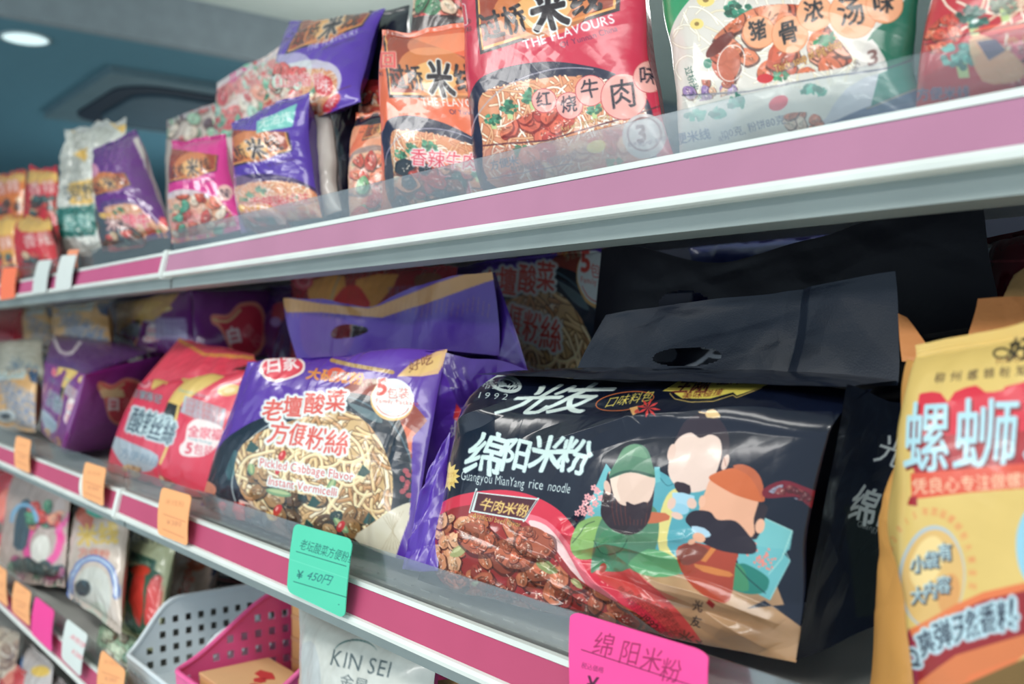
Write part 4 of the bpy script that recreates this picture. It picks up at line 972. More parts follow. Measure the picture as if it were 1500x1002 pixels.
    cv.poly([(583,552),(600,535),(640,515),(660,510),(652,530),(642,548),(618,552)], (226,180,130), 1); cv.poly([(586,551),(606,536),(648,518),(642,540),(616,549)], (232,190,120)); cv.text('好吃', 600, 546, 16, (120,70,50), -24, 1.2, .3, .6)
def rs_(i): return math.sin(i*2.3)*5
cv = Cv(270, 480, 700, 880, 1.1, VP); cv.mottle(5, 70, 4)
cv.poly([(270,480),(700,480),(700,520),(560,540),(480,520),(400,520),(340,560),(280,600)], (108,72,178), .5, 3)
vermi(cv)
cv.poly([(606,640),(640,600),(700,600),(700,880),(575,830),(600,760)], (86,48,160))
vb = thing('noodle_bag', 'purple five-pack vermicelli bag with gold edged handle flap, beside the black bag', 'noodle bag', tuple(P(470, 800, .45)))
mv = print_mat(.26, .3, .2, .5, 50)
def v_extra(u, v, su, sv, n, eu, ev):
    d = .004*np.sin(u*9+1)*np.exp(-v/.2)
    d = d-.006*np.exp(-((u-.93+.10*v)/.03)**2)*(v < 2)+.004*np.exp(-((u-.5-.1*v)/.015)**2)
    return n*d[..., None]
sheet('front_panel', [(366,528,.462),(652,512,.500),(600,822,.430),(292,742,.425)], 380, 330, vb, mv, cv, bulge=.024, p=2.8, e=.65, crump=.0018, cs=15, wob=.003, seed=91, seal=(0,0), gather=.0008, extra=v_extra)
vg = Cv(560, 480, 800, 880, .9, (90,48,164)); vg.mottle(14, 30, 8)
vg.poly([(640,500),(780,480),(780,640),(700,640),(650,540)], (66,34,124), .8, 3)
vg.line([(668,600),(668,640),(655,690)], 2.5, (200,190,200)); vg.poly([(668,590),(676,600),(672,620),(664,612)], (206,50,60)); vg.text('好', 660, 640, 18, (200,200,210), 0)
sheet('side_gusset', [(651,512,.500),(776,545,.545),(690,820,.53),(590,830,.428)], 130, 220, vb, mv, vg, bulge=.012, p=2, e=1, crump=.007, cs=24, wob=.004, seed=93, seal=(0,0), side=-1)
sheet('gusset_fold', [(624,700,.436),(655,640,.452),(640,842,.412),(588,838,.406)], 50, 120, vb, mv, None, (88,50,166), bulge=.004, crump=.007, cs=30, wob=.006, seed=98, seal=(0,0))
sheet('back_panel', [P(366,528,.462)+Vector((.04,.10,0)),(776,545,.546),(690,810,.531),P(292,742,.425)+Vector((.05,.11,0))], 26, 20, vb, mv, None, VP, bulge=.01, side=-1, crump=0, seed=91)
cvp = Cv(400, 370, 800, 640, .9, (92,58,162)); cvp.mottle(6, 50, 3)
cvp.poly([(440,470),(470,460),(520,480),(500,530),(450,520)], (120,70,150), .5, 4)
gp = (214,160,96)
cvp.poly([(410,435),(424,437),(470,445),(540,452),(560,447),(640,415),(718,390),(725,392),(727,410),(712,414),(640,440),(560,466),(530,464),(470,458),(420,458)], gp)
for i in range(40): cvp.line([(425+i*7.5, 440+6*math.sin(i)), (422+i*7.5, 462+4*math.sin(i))], 1, (190,130,80), .5)
def vflap(u, v, su, sv, n, eu, ev):
    dip = (-.018*np.exp(-((u-.42)/.16)**2))*(1-v)
    return n*(.007*np.sin(u*8+.5)*(1-.4*v)+.004*np.sin(u*17+v*3))[..., None]+np.array([0, 0, 1.])*dip[..., None]
sheet('handle_flap', [(420,440,.545),(724,398,.575),(738,520,.585),(440,532,.545)], 240, 80, vb, print_mat(.34, .1, .15, .5, 200), cvp, crump=.002, cs=14, wob=.003, seed=95, extra=vflap,
      hole=lambda u, v: ((u-.325)/.10)**2+((v-.50+(u-.325)*.6)/.115)**2 < 1)
cvq = Cv(680, 380, 800, 640, .8, (74,42,140)); cvq.line([(727,392),(745,470),(778,560)], 2.5, (96,64,170)); cvq.line([(735,530),(760,500)], 3, (110,90,170))
sheet('rear_flap', [(640,418,.590),(727,396,.592),(778,560,.572),(660,560,.59)], 60, 90, vb, mv, cvq, bulge=.002, crump=.002, seed=96)
sheet('top_panel', [(440,528,.55),(738,522,.590),(651,513,.500),(366,529,.462)], 60, 14, vb, mv, None, (92,58,162), bulge=.008, crump=.002, seed=24, seal=(0,0))
# twin behind
cv = Cv(620, 340, 1000, 640, .9, (88,54,158)); cv.map3([(381,613),(474,599),(391,649)], [(704,432),(785,420),(716,482)]); vermi(cv)
pack('purple vermicelli bag half hidden behind the black bag flap, pink characters showing', [(640,392,.70),(912,362,.70),(912,640,.67),(690,650,.67)], cv, (74,42,140), .04, .02, .8, 97, seal=(.02,.02))
# ------------------------------------------------------------------ shield-logo bags (purple and red)
def shield(cv, x, y, s, col=(206,50,70), rot=0, txt='白家'):
    A0 = cv.A.copy(); k0 = cv.k; cv.setT(x, y, s, s, rot)
    cv.poly([(-30,-34),(-8,-28),(14,-40),(40,-34),(46,-10),(34,30),(10,44),(-14,30),(-24,-8),(-34,-22)], (226,140,120), 1, 4)
    cv.poly([(-24,-26),(-8,-22),(14,-34),(36,-29),(41,-8),(30,27),(10,39),(-11,27),(-20,-10)], col, 1, 4)
    cv.line([(-30,-26),(-10,-18),(12,-30)], 4, (226,190,140), 1, 4)
    cv.text(txt[0], -18, 14, 26, (240,226,226), 0, .9, 0, 2); cv.text('陈记', 6, 0, 18, (226,150,150), 60, 1, 0, .6)
    cv.A = A0; cv.k = k0
BR = [(160,560),(340,545),(170,700)]
def baijia(cv, dst, base):
    cv.map3(BR, dst)
    cv.poly([(150,540),(380,520),(380,760),(130,760)], base)
    Y = (232,196,110)
    cv.poly([(222,566),(230,548),(300,544),(330,552),(290,575),(268,590),(262,600),(245,595),(258,570),(240,562),(222,572)], Y, 1)
    cv.poly([(250,556),(262,552),(270,560),(240,590),(238,600),(225,602)], base)
    cv.poly([(248,590),(266,596),(256,620),(238,610)], (40,36,30)); cv.line([(262,596),(250,640),(236,680)], 4, Y)
    cv.ell(213,560,10,10,(226,90,110)); cv.ring(213,560,7,7,1.4,(248,220,220))
    cv.text('白家陈记', 192, 580, 14, (150,210,214), 14, .8, 0, .6, out=(60,70,70), ow=1.2)
    cv.text('酸辣粉', 186, 628, 40, (56,70,84), 16, .50, .1, 1.0, out=(206,228,230), ow=4.5); cv.text('丝絲', 215, 640, 38, (56,70,84), 16, .5, .1, 1, out=(206,228,230), ow=4)
    cv.poly([(166,640),(190,648),(232,668),(222,690),(190,688),(168,665)], (176,206,214), .9, 3); cv.text('方便粉丝', 174, 668, 16, (120,150,170), 16, .95, 0, .4)
    cv.poly([(272,580),(332,600),(326,632),(264,604)], (176,196,204), .9); 
    for i in range(4): cv.text('好吃方便粉丝家', 272-i*1, 588+i*8, 8.5, (214,100,100), 18, .95, 0, .5)
    cv.text('Sweet potato', 262, 574, 9, (120,180,190), 14, .9, 0, .3)
    cv.ell(336,572,17,8,(226,190,110),-10); cv.ell(336,572,9,4,(240,220,170),-10)
    cv.poly([(276,624),(290,614),(318,622),(328,632),(322,650),(300,668),(268,668),(264,655),(272,645)], (248,232,228), 1, 3)
    cv.text('全家福', 275, 638, 18, (220,60,84), 8, .95, 0, .9); cv.text('Family Package', 276, 644, 5.5, (90,150,160), 12, 1, 0, .2); cv.text('5', 270, 664, 22, (220,60,84), 4, .9, .2, 1.2); cv.text('包装', 282, 664, 17, (220,60,84), 8, .9, 0, .5)
    chunks(cv, [(172,680),(220,690),(260,712),(240,720),(190,706)], [(206,120,80),(190,60,50),(120,120,110),(226,180,130)], 26, 7, 4)
    cv.setT()
RD = (226,62,86)
cv = Cv(130, 490, 380, 770, .95, RD); cv.mottle(6, 50, 3); baijia(cv, BR, None) if False else None
cv.map3(BR, BR); baijia(cv, BR, RD)
rb = thing('noodle_bag', 'red and yellow vermicelli bag left of the purple vermicelli bag', 'noodle bag', tuple(P(250, 700, .45)))
sheet('front_panel', [(204,560,.49),(372,548,.50),(312,736,.452),(156,690,.44)], 200, 180, rb, mv, cv, bulge=.028, p=2.6, e=.65, crump=.0016, cs=14, wob=.004, seed=101, seal=(0,0))
cvr = Cv(190, 470, 400, 620, .8, (226,66,88)); cvr.line([(262,498),(300,520),(370,524)], 5, (226,150,70)); cvr.poly([(340,544),(365,534),(372,542)], (40,20,30))
sheet('handle_flap', [(262,496,.56),(372,520,.55),(378,556,.51),(206,562,.497)], 110, 40, rb, mv, cvr, bulge=.006, crump=.003, cs=16, seed=102)
sheet('back_panel', [P(204,560,.49)+Vector((0,.08,.01)),P(372,548,.50)+Vector((0,.08,.01)),P(312,736,.452)+Vector((0,.10,0)),P(156,690,.44)+Vector((0,.10,0))], 22, 18, rb, mv, None, RD, bulge=.02, side=-1, crump=0, seed=101)
sheet('side_gusset', [P(372,548,.50),P(372,548,.50)+Vector((0,.08,.01)),P(312,736,.452)+Vector((0,.10,0)),P(312,736,.452)], 20, 40, rb, mv, None, (190,40,64), bulge=.004, side=-1, crump=.003, seed=103)
# purple bag in front, standing with its shield end toward us
PB = (124,40,128)
cv = Cv(30, 470, 260, 700, .8, PB); cv.mottle(6, 40, 3); baijia(cv, [(62,545),(122,538),(62,640)], PB)
cv.poly([(124,545),(270,520),(270,700),(96,700),(92,640)], (128,44,128)); shield(cv, 172, 588, .85); cv.poly([(146,572),(180,570),(184,582),(150,584)], (232,200,150))
pb = thing('noodle_bag', 'purple bag with red shield emblem in front, left of the red and yellow bag', 'noodle bag', tuple(P(120, 650, .46)))
sheet('front_panel', [(66,530,.46),(126,548,.428),(94,664,.425),(60,632,.455)], 70, 110, pb, mv, cv, bulge=.008, p=3, e=.7, crump=.0016, cs=20, seed=104, seal=(0,0))
sheet('side_panel', [(126,548,.428),(236,520,.56),(210,655,.58),(94,664,.425)], 110, 120, pb, mv, cv, bulge=.018, p=2.6, e=.7, crump=.002, cs=18, seed=105, seal=(0,0))
sheet('back_panel', [(66,530,.46),(190,516,.60),(170,640,.62),(60,632,.455)], 22, 18, pb, mv, None, PB, bulge=.004, side=-1, crump=0, seed=105)
cvt = Cv(50, 440, 280, 580, .8, (84,30,104)); cvt.line([(76,486),(88,514),(104,518),(118,502)], 5, (206,196,200), 1, 4)
sheet('top_panel', [(78,488,.58),(232,512,.58),(126,549,.428),(66,531,.46)], 80, 30, pb, mv, cvt, bulge=.016, crump=.004, cs=20, seed=106)
# purple bag lying above / behind
cv = Cv(130, 400, 440, 560, .85, (110,36,118)); cv.mottle(6, 40, 3); baijia(cv, [(158,452),(246,440),(165,520)], (110,36,118))
cv.poly([(268,420),(440,400),(440,560),(290,560),(272,500),(262,460)], (104,34,112)); cv.poly([(270,448),(282,420),(262,430),(230,500),(244,512)], (104,34,112), .0)
shield(cv, 348, 486, .98, (200,44,70), -14)
cv.poly([(172,440),(268,424),(250,448),(228,470),(196,470),(172,490)], (226,180,96), .9); cv.poly([(228,466),(272,466),(276,498),(228,498)], (150,130,170), .9)
for i in range(4): cv.text('方便粉丝好吃', 230, 474+i*7, 7.5, (190,180,210), 0)
qb = thing('noodle_bag', 'dark purple bag with large red shield emblem lying behind the front purple one', 'noodle bag', tuple(P(290, 540, .6)))
sheet('front_panel', [(162,446,.66),(280,424,.62),(284,528,.60),(170,540,.64)], 100, 90, qb, mv, cv, bulge=.018, crump=.0018, cs=16, seed=108, seal=(0,0))
sheet('side_panel', [(280,424,.62),(404,426,.74),(418,520,.74),(284,528,.60)], 110, 90, qb, mv, cv, bulge=.032, p=2.4, crump=.002, cs=14, seed=109, seal=(0,0))
sheet('back_panel', [(162,446,.66),(404,426,.75),(418,520,.75),(170,540,.64)], 22, 18, qb, mv, None, (70,26,90), bulge=.03, side=-1, crump=0, seed=109)
sheet('top_panel', [(176,430,.74),(380,412,.76),(281,425,.62),(162,447,.66)], 60, 20, qb, mv, None, (70,28,98), bulge=.012, crump=.003, seed=110)
# bags in the back row
cv = Cv(370, 380, 760, 540, .85, (150,30,44)); cv.mottle(5, 30, 2)
for a in ([(455,412),(505,404),(500,446),(458,448)], [(522,410),(585,402),(560,440),(545,452),(528,440)], [(390,410),(415,400),(418,450),(392,452)]): cv.poly(a, (220,158,80), 1, 2)
cv.poly([(490,448),(500,425),(520,418),(534,430),(540,450)], (196,36,44), 1, 4); cv.ell(445,412,14,13,(206,70,90)); cv.ring(445,412,9,8,2,(226,170,170)); cv.line([(498,405),(490,425),(484,446)], 5, (196,170,120), .8, 4)
for i in range(5): cv.text('方便粉丝好吃全家福', 568, 428+i*7, 8, (130,110,160), -6, 1.2)
cv.poly([(610,404),(640,400),(648,415),(612,420)], (120,90,60), .8, 3); cv.poly([(440,470),(472,470),(474,540),(440,540)], (190,30,50))
cv.poly([(512,470),(552,474),(556,512),(516,512)], (220,150,90)); cv.text('酸', 514, 506, 34, (30,34,44), 5, .8, 0, 2, out=(226,232,230), ow=3)
pack('red and yellow bag in the back row behind the gold edged flap', [(424,406,.72),(668,388,.66),(690,560,.62),(420,560,.68)], cv, (140,30,40), .03, .02, .8, 111, seal=(.02,.02))
cv = Cv(370, 400, 480, 560, .7, (60,24,86)); cv.poly([(400,448),(420,444),(416,470),(402,476)], (150,50,60), 1, 2); cv.ell(404,472,8,7,(140,120,170))
pack('dark purple bag in the shade between the lying purple bag and the gold edged flap', [(384,424,.735),(440,416,.735),(440,560,.69),(392,560,.69)], cv, (50,22,76), .02, .015, .7, 112)
def tanbag(q, lab, seed, b=(206,160,104)):
    cv = Cv(-90, 400, 190, 680, .7, b); cv.mottle(14, 20, seed)
    x0, y0 = min(q[0][0], q[3][0]), min(q[0][1], q[1][1]); w = q[1][0]-x0; h = q[3][1]-y0
    for i in range(5): cv.text('河粉米线', x0+w*.05+i*5, y0+h*(.28+i*.18), w*.26, (90,110,150), 28, .9, 0, 1.0, out=(206,196,180), ow=1.4)
    cv.poly([(x0+w*.1, y0), (x0+w*.8, y0), (x0+w*.7, y0+h*.2), (x0+w*.15, y0+h*.22)], (176,200,206), .8)
    cv.poly([(x0+w*.75, y0), (x0+w, y0), (x0+w, y0+h*.3), (x0+w*.85, y0+h*.25)], (50,70,100))
    cv.ell(x0+w*.3, y0+h*.9, w*.22, h*.12, (190,196,196)); cv.ell(x0+w*.3, y0+h*.9, w*.12, h*.06, (60,70,80))
    pack(lab, q, cv, b, .03, .02, .7, seed, gain=1)
tanbag([(-4,546,.46),(56,540,.46),(52,634,.44),(-12,618,.44)], 'tan packet with blue characters at the left end of the middle shelf', 113)
tanbag([(76,452,.60),(160,440,.58),(166,520,.55),(80,520,.57)], 'tan packet with blue writing standing beside the lying purple bag', 114)
tanbag([(32,452,.63),(78,446,.62),(80,520,.58),(40,520,.59)], 'narrow tan packet behind the front purple bag', 115)
cv = Cv(-60, 440, 60, 520, .6, (150,24,44)); pack('dark red packet at the far left back of the middle shelf', [(-40,456,.62),(34,446,.62),(36,520,.58),(-40,520,.58)], cv, (130,20,40), .02, .02, .6, 116)
cv = Cv(-60, 480, 120, 620, .6, (168,166,152)); cv.mottle(30, 15, 3); cv.text('米线', 10, 540, 24, (90,110,130), 20)
pack('grey transparent packet lying flat above the tan packet', [(-20,502,.54),(62,494,.54),(70,560,.48),(-20,556,.47)], cv, (150,150,140), .02, .02, .6, 117, crump=.004)
# ------------------------------------------------------------------ yellow bag at the right
cv = Cv(1260, 420, 1720, 1180, .95, (222,190,112)); cv.mottle(5, 60, 3)
HB = (176,216,226); R2 = (206,48,62)
# left out: the printed cartoon emblem; writing kept
cv.ring(1468,518,12,7,3,(40,36,30)); cv.text('好欢', 1476, 528, 36, (36,32,26), -8, 1.05, .3, 1.6, out=(236,200,120), ow=1.5); cv.text('HAOHUAN', 1460, 535, 15, (130,80,40), -7, 1, 0, .3, gap=.14)
cv.text('柳州螺蛳粉知名', 1368, 561, 17, (50,34,30), -5, 1.0, .2, .4, gap=.42, brush=.5)
cv.poly([(1344,592),(1352,576),(1378,576),(1390,590),(1400,575),(1430,565),(1444,575),(1470,572),(1500,560),(1720,540),(1720,700),(1500,690),(1340,692)], (214,46,66), 1, 2)
cv.poly([(1346,640),(1720,620),(1720,700),(1340,694)], (160,36,40), .8)
for ch, x, y, s_, xs in (('螺',1322,684,112,.62),('蛳',1392,684,118,.84),('粉',1496,682,122,.9)):
    cv.text(ch, x+3, y+4, s_, (110,24,30), -2, xs, .12, 1.5); cv.text(ch, x, y, s_, HB, -2, xs, .12, 1.6)
cv.poly([(1335,694),(1720,660),(1720,700),(1500,716),(1420,722),(1336,732)], (220,84,60)); cv.text('凭良心专注做螺蛳粉', 1337, 723, 25, (240,206,170), -3.5, .93, 0, .9)
cv.poly([(1334,728),(1344,728),(1344,742),(1330,740)], (160,30,40))
cv.ell(1366,846,48,76,(178,190,196),4); cv.ell(1367,848,45,72,(222,180,110),4); cv.ell(1358,824,22,40,(244,216,150),20,.8); cv.ell(1390,870,16,30,(214,140,80),10,.6)
for i, ch in enumerate('荣获2015年首届螺蛳粉大赛金奖'):
    a = math.radians(190+i*11.6); cv.text(ch, 1366+60*math.cos(a)-5, 846+92*math.sin(a), 14, (226,110,70), math.degrees(a)+100, .8, 0, .3)
for ch, x, y in (('小',1334,838),('袋',1354,832),('有',1374,820),('大',1334,884),('内',1352,876),('容',1372,868)):
    cv.text(ch, x+1.5, y+1.5, 27, (24,30,44), -8, .8, .1, 2.2, brush=.5); cv.text(ch, x, y, 27, (196,222,226), -8, .8, .1, 1.2, brush=.5)
cv.poly([(1334,922),(1400,886),(1440,868),(1520,850),(1720,830),(1720,960),(1500,960),(1340,1100),(1320,1000)], (226,120,70), 1, 0)
cv.poly([(1336,934),(1400,898),(1440,880),(1520,862),(1720,842),(1720,950),(1540,950),(1440,960),(1400,1000),(1345,1060),(1330,1000)], (150,36,40))
cv.poly([(1345,1000),(1400,960),(1500,930),(1560,925),(1560,960),(1500,960),(1420,990),(1380,1060),(1345,1080)], (214,120,70)); cv.poly([(1400,1010),(1500,965),(1720,960),(1720,1180),(1380,1180)], (120,90,40))
cv.poly([(1300,1000),(1322,965),(1332,920),(1345,960),(1345,1060),(1300,1060)], (150,30,60), 1, 0)
for ch, x, y, s_, r_ in (('Q',1346,980,34,-30),('爽',1362,962,40,-22),('弹',1384,950,42,-20),('天',1410,940,44,-16),('然',1428,934,44,-14),('香',1448,926,44,-12),('料',1474,922,46,-10),('!',1488,918,60,-4)):
    cv.text(ch, x-14, y, s_, (30,34,50), r_, .72, .2, 1.0, out=(190,218,226), ow=5.5)
cv.ell(1520,800,30,60,(150,200,220))
def y_extra(u, v, su, sv, n, eu, ev):
    lf = np.exp(-u/.05); return eu*(.012*np.sin(v*9+1.0)*lf)[..., None]+n*(.004*np.sin(v*7)*np.exp(-u/.2))[..., None]
yb = pack('yellow rice noodle bag with pale blue characters at the right edge of the middle shelf', [(1326,512,.455),(1700,415,.44),(1690,1240,.42),(1318,1120,.42)], cv, (222,170,90), .04, .03, .85, 121,
     crump=.0016, cs=12, seal=(.03,.02), p=3.2, e=.7, extra=y_extra)
m3_ = print_mat(.4, 0, .2, .5, 80)
sheet('left_fin', [(1330,540,.475),(1346,562,.458),(1332,1060,.44),(1262,1060,.475)], 50, 220, yb, m3_, None, (214,156,84), bulge=.006, crump=.004, cs=14, wob=.008, seed=122, seal=(0,0))
kr = (196,128,74)
def paper_flap(q, lab, seed, col=kr, nu=60, nv=50):
    c = [P(*k) for k in q]; m = sum(c, Vector())/4
    t = thing('paper_sheet', lab, 'paper', tuple(m))
    sheet('sheet', c, nu, nv, t, flat_mat(col, .6, 'kraft_paper', bump=.2, bscale=300), None, col, crump=.003, cs=16, wob=.006, seed=seed)
paper_flap([(1425,440,.53),(1560,432,.53),(1560,520,.50),(1412,520,.50)], 'tan kraft flap sticking up behind the yellow bag', 131)
paper_flap([(1318,462,.52),(1330,466,.52),(1372,520,.50),(1318,522,.50)], 'narrow tan kraft corner between the black flap and the yellow bag', 132)
paper_flap([(1480,410,.56),(1600,330,.56),(1600,460,.54),(1462,452,.54)], 'dull gold flap at the right edge above the kraft flap', 133, (150,116,70))
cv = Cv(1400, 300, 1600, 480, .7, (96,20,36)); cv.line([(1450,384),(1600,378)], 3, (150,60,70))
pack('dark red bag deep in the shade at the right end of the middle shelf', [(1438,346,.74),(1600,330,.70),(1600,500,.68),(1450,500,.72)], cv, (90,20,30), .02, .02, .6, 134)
cv = Cv(1000, 330, 1300, 460, .7, (48,56,104)); cv.mottle(20, 30, 3); cv.poly([(1100,380),(1150,375),(1148,392),(1104,395)], (90,50,40)); cv.poly([(1210,360),(1260,350),(1262,370),(1212,385)], (60,60,50))
pack('blue violet bag lying behind the wire grid under the top shelf', [(1010,360,.83),(1330,330,.83),(1330,460,.83),(1010,470,.83)], cv, (40,40,80), .01, .01, .6, 135)
# small dark bits showing under the front bags: clear inner packets
cv = Cv(280, 690, 620, 880, .8, (70,74,82)); cv.poly([(290,700),(420,740),(425,760),(300,735)], (170,60,50)); chunks(cv, [(290,715),(420,745),(410,770),(300,740)], [(206,60,60),(226,190,110),(120,60,50)], 20, 9, 3)
# ------------------------------------------------------------------ price cards
def card(label, q, paint, col, res=1.0, bend=.002, seed=1, cat='price card', group=None):
    c = [P(*k) for k in q]; m = sum(c, Vector())/4
    xs = [k[0] for k in q]; ys = [k[1] for k in q]
    cv = Cv(min(xs)-8, min(ys)-8, max(xs)+8, max(ys)+8, res*1.3, col); cv.mottle(3, 40, seed); 
    if paint: paint(cv)
    t = thing('price_card', label, cat, (m.x, m.y, min(k.z for k in c)), group)
    nu = max(14, int((max(xs)-min(xs))*res)); nv = max(14, int((max(ys)-min(ys))*res))
    C = np.array([np.array(k) for k in c])
    u, v = np.meshgrid(np.linspace(0, 1, nu), np.linspace(0, 1, nv)); U, V = u[..., None], v[..., None]
    r = .10     # rounded corners
    du = np.maximum(np.abs(u-.5)-(.5-r), 0)/r; dv = np.maximum(np.abs(v-.5)-(.5-r), 0)/r
    sh = np.where((du > 0) & (dv > 0), np.maximum(1, np.hypot(du, dv)), 1.0)
    uu = np.where((du > 0) & (dv > 0), .5+np.sign(u-.5)*((.5-r)+r*du/sh), u); vv = np.where((du > 0) & (dv > 0), .5+np.sign(v-.5)*((.5-r)+r*dv/sh), v)
    U, V = uu[..., None], vv[..., None]
    B = (C[0]*(1-U)+C[1]*U)*(1-V)+(C[3]*(1-U)+C[2]*U)*V
    n = np.cross(C[1]-C[0], C[3]-C[0]); n /= np.linalg.norm(n)
    if n[1] > 0: n = -n
    S = B+n*(bend*np.sin(vv*3.1)*1.0)[..., None]
    px, py = proj(S); colr = lin(np.clip(cv.sample(px, py), 0, 255))
    Fr = grid_faces(nv, nu); N = nu*nv
    X2 = S-n*.0006
    edge = np.concatenate([np.arange(nu), np.arange(1, nv)*nu+nu-1, (nv-1)*nu+np.arange(nu-2, -1, -1), np.arange(nv-2, 0, -1)*nu])
    e2 = np.roll(edge, -1); rim = np.stack([edge, e2, e2+N, edge+N], -1)[:, ::-1]
    V_ = np.concatenate([S.reshape(-1, 3), X2.reshape(-1, 3)]); F_ = np.concatenate([Fr, Fr[:, ::-1]+N, rim])
    mesh_np('card', V_, F_, print_mat(.5, 0, .03, .4, 60), t, False, np.concatenate([colr.reshape(-1, 3)]*2))
    return t
def pink_p(cv):
    k = (120,30,80)
    for ch, x, y in (('绵',866,958),('阳',904,970),('米',936,980),('粉',964,996)): cv.text(ch, x, y-2, 38, (150,30,84), 9, .84, .1, 0)
    cv.line([(852,952),(1037,1012)], 1.4, (90,16,56)); cv.text('税込価格', 851, 978, 10, k, 14, .85); cv.text('¥', 858, 1013, 32, (70,16,50), 10, .9, 0, 1)
YC = YL-.0068
card('large bright pink price card with handwritten characters below the black bag', [(835,894,YC),(1038,955,YC),(1038,1060,YC-.006),(835,1020,YC-.006)], pink_p, (246,74,152), 1.1, .001, 3)
def green_p(cv):
    cv.text('老坛酸菜方便粉丝', 438, 803, 17, (30,110,100), 16, .62, .1, 0); cv.line([(434,808),(508,830)], 1, (24,90,84))
    cv.text('¥', 434, 847, 17, (20,90,90), 14, .9, 0, .5); cv.text('450円', 448, 848, 17, (30,110,110), 14, .85, .3, 0)
    cv.line([(430,852),(510,876)], 1, (24,90,84)); cv.text('-', 495, 888, 9, (20,80,80))
    cv.line([(421,818),(516,850)], 1, (120,220,190), .7)
card('green price card with handwritten 450 yen below the purple vermicelli bag', [(431,766,YC),(517,790,YC),(505,907,YC-.007),(420,866,YC-.007)], green_p, (84,206,170), 1.1, .001, 4)
OR = (250,176,116)
def or_p(x, y, w, h):
    def f(cv):
        cv.text('米线粉', x+w*.15, y+h*.3, w*.22, (214,140,90), 10); cv.line([(x+w*.1,y+h*.48),(x+w*.85,y+h*.62)], 1, (200,120,80)); cv.text('¥380', x+w*.2, y+h*.66, w*.24, (206,130,90), 10)
        cv.line([(x+w*.08,y+h*.74),(x+w*.8,y+h*.9)], 1, (206,120,80))
    return f
card('orange price card under the red and yellow bag, nearest of the orange ones', [(237,713,YC),(281,726,YC),(275,800,YC-.006),(231,782,YC-.006)], or_p(235,713,44,84), OR, .8)
card('orange price card left of the shelf joint below the purple shield bag', [(125,676,YC),(156,686,YC),(152,742,YC-.006),(121,728,YC-.006)], or_p(122,676,33,62), OR, .8)
card('white price card peeking out behind the orange card at the joint', [(119,694,YC+.003),(140,700,YC+.003),(138,734,YC-.002),(117,726,YC-.002)], None, (226,232,222), .7)
card('leftmost orange price card on the middle shelf rail', [(24,638,YC),(46,645,YC),(44,694,YC-.006),(22,684,YC-.006)], or_p(22,638,22,50), OR, .7)
YD = YU-.0060
card('orange red price card at the left end of the top shelf rail', [(4,392,YD),(26,391,YD),(22,436,YD-.006),(0,440,YD-.006)], None, (246,120,80), .7)
card('white price card beside the orange red one on the top shelf rail', [(56,382,YD),(76,380,YD),(68,428,YD-.006),(47,431,YD-.006)], None, (206,214,210), .7)
card('white price card nearest the joint on the top shelf rail', [(90,374,YD),(113,373,YD),(104,423,YD-.006),(80,427,YD-.006)], None, (214,220,216), .7)
card('small orange card behind the white one on the top shelf rail', [(100,366,YD+.003),(116,365,YD+.003),(113,392,YD),(98,394,YD)], None, (240,150,110), .7)
# cards on the third shelf rail
card('large orange price card cut by the left picture edge on the third rail', [(-14,820,YC),(10,836,YC),(12,890,YC-.006),(-16,868,YC-.006)], or_p(-14,820,24,60), OR, .7)
card('orange price card left of the pink one on the third rail', [(22,850,YC),(46,868,YC),(44,918,YC-.006),(18,896,YC-.006)], or_p(20,850,24,60), OR, .7)
card('small hot pink price card on the third rail', [(52,873,YC),(80,895,YC),(76,956,YC-.006),(46,928,YC-.006)], None, (240,60,150), .7)
card('white price card with pink writing on the third rail', [(98,906,YC),(129,930,YC),(118,992,YC-.006),(90,964,YC-.006)], lambda cv: (cv.text('米粉饼', 102, 934, 9, (226,110,120), 38), cv.text('¥280', 104, 956, 9, (226,110,120), 38)), (216,224,220), .8)
card('orange price card nearest us on the third rail', [(149,951,YC),(184,982,YC),(182,1050,YC-.006),(142,1014,YC-.006)], or_p(146,951,36,70), OR, .8)

# ------------------------------------------------------------------ packs on the third shelf
def lowpack(q, lab, base, deco, seed, crump=.002, thick=.02, bulge=.02, name='food_packet', cat='food packet'):
    xs = [k[0] for k in q]; ys = [k[1] for k in q]
    cv = Cv(min(xs)-15, min(ys)-15, max(xs)+15, max(ys)+15, .8, base); cv.mottle(14, 18, seed)
    deco(cv); return pack(lab, q, cv, base, thick, bulge, .75, seed, name=name, cat=cat, crump=crump)
lowpack([(-30,684,.50),(28,676,.50),(10,850,.44),(-40,830,.44)], 'red packet at the left edge of the third shelf', (190,50,56), lambda cv: (cv.ell(4,740,10,26,(226,120,100),20), chunks(cv, [(-20,770),(20,770),(10,840),(-20,830)], [(120,120,100),(206,150,130)], 12, 9, 2)), 141)
lowpack([(18,684,.50),(110,676,.49),(96,862,.43),(-6,846,.435)], 'clear packet with bright pink ring and green print on the third shelf', (190,170,160),
  lambda cv: (cv.ring(64,796,24,34,10,(236,70,150),20), cv.ell(60,806,14,22,(236,232,220),10), cv.poly([(28,742),(46,736),(40,800),(20,800)], (60,80,90), 1, 3), chunks(cv, [(40,740),(90,735),(86,770),(46,780)], [(220,70,60),(240,150,110),(80,150,110)], 16, 9, 3), chunks(cv, [(10,815),(90,825),(86,860),(20,860)], [(40,110,80),(150,50,100),(30,60,60)], 20, 11, 4), cv.ring(36,764,18,24,6,(130,180,214),0,1,180,360), cv.line([(84,780),(108,750)], 7, (230,90,160))), 142)
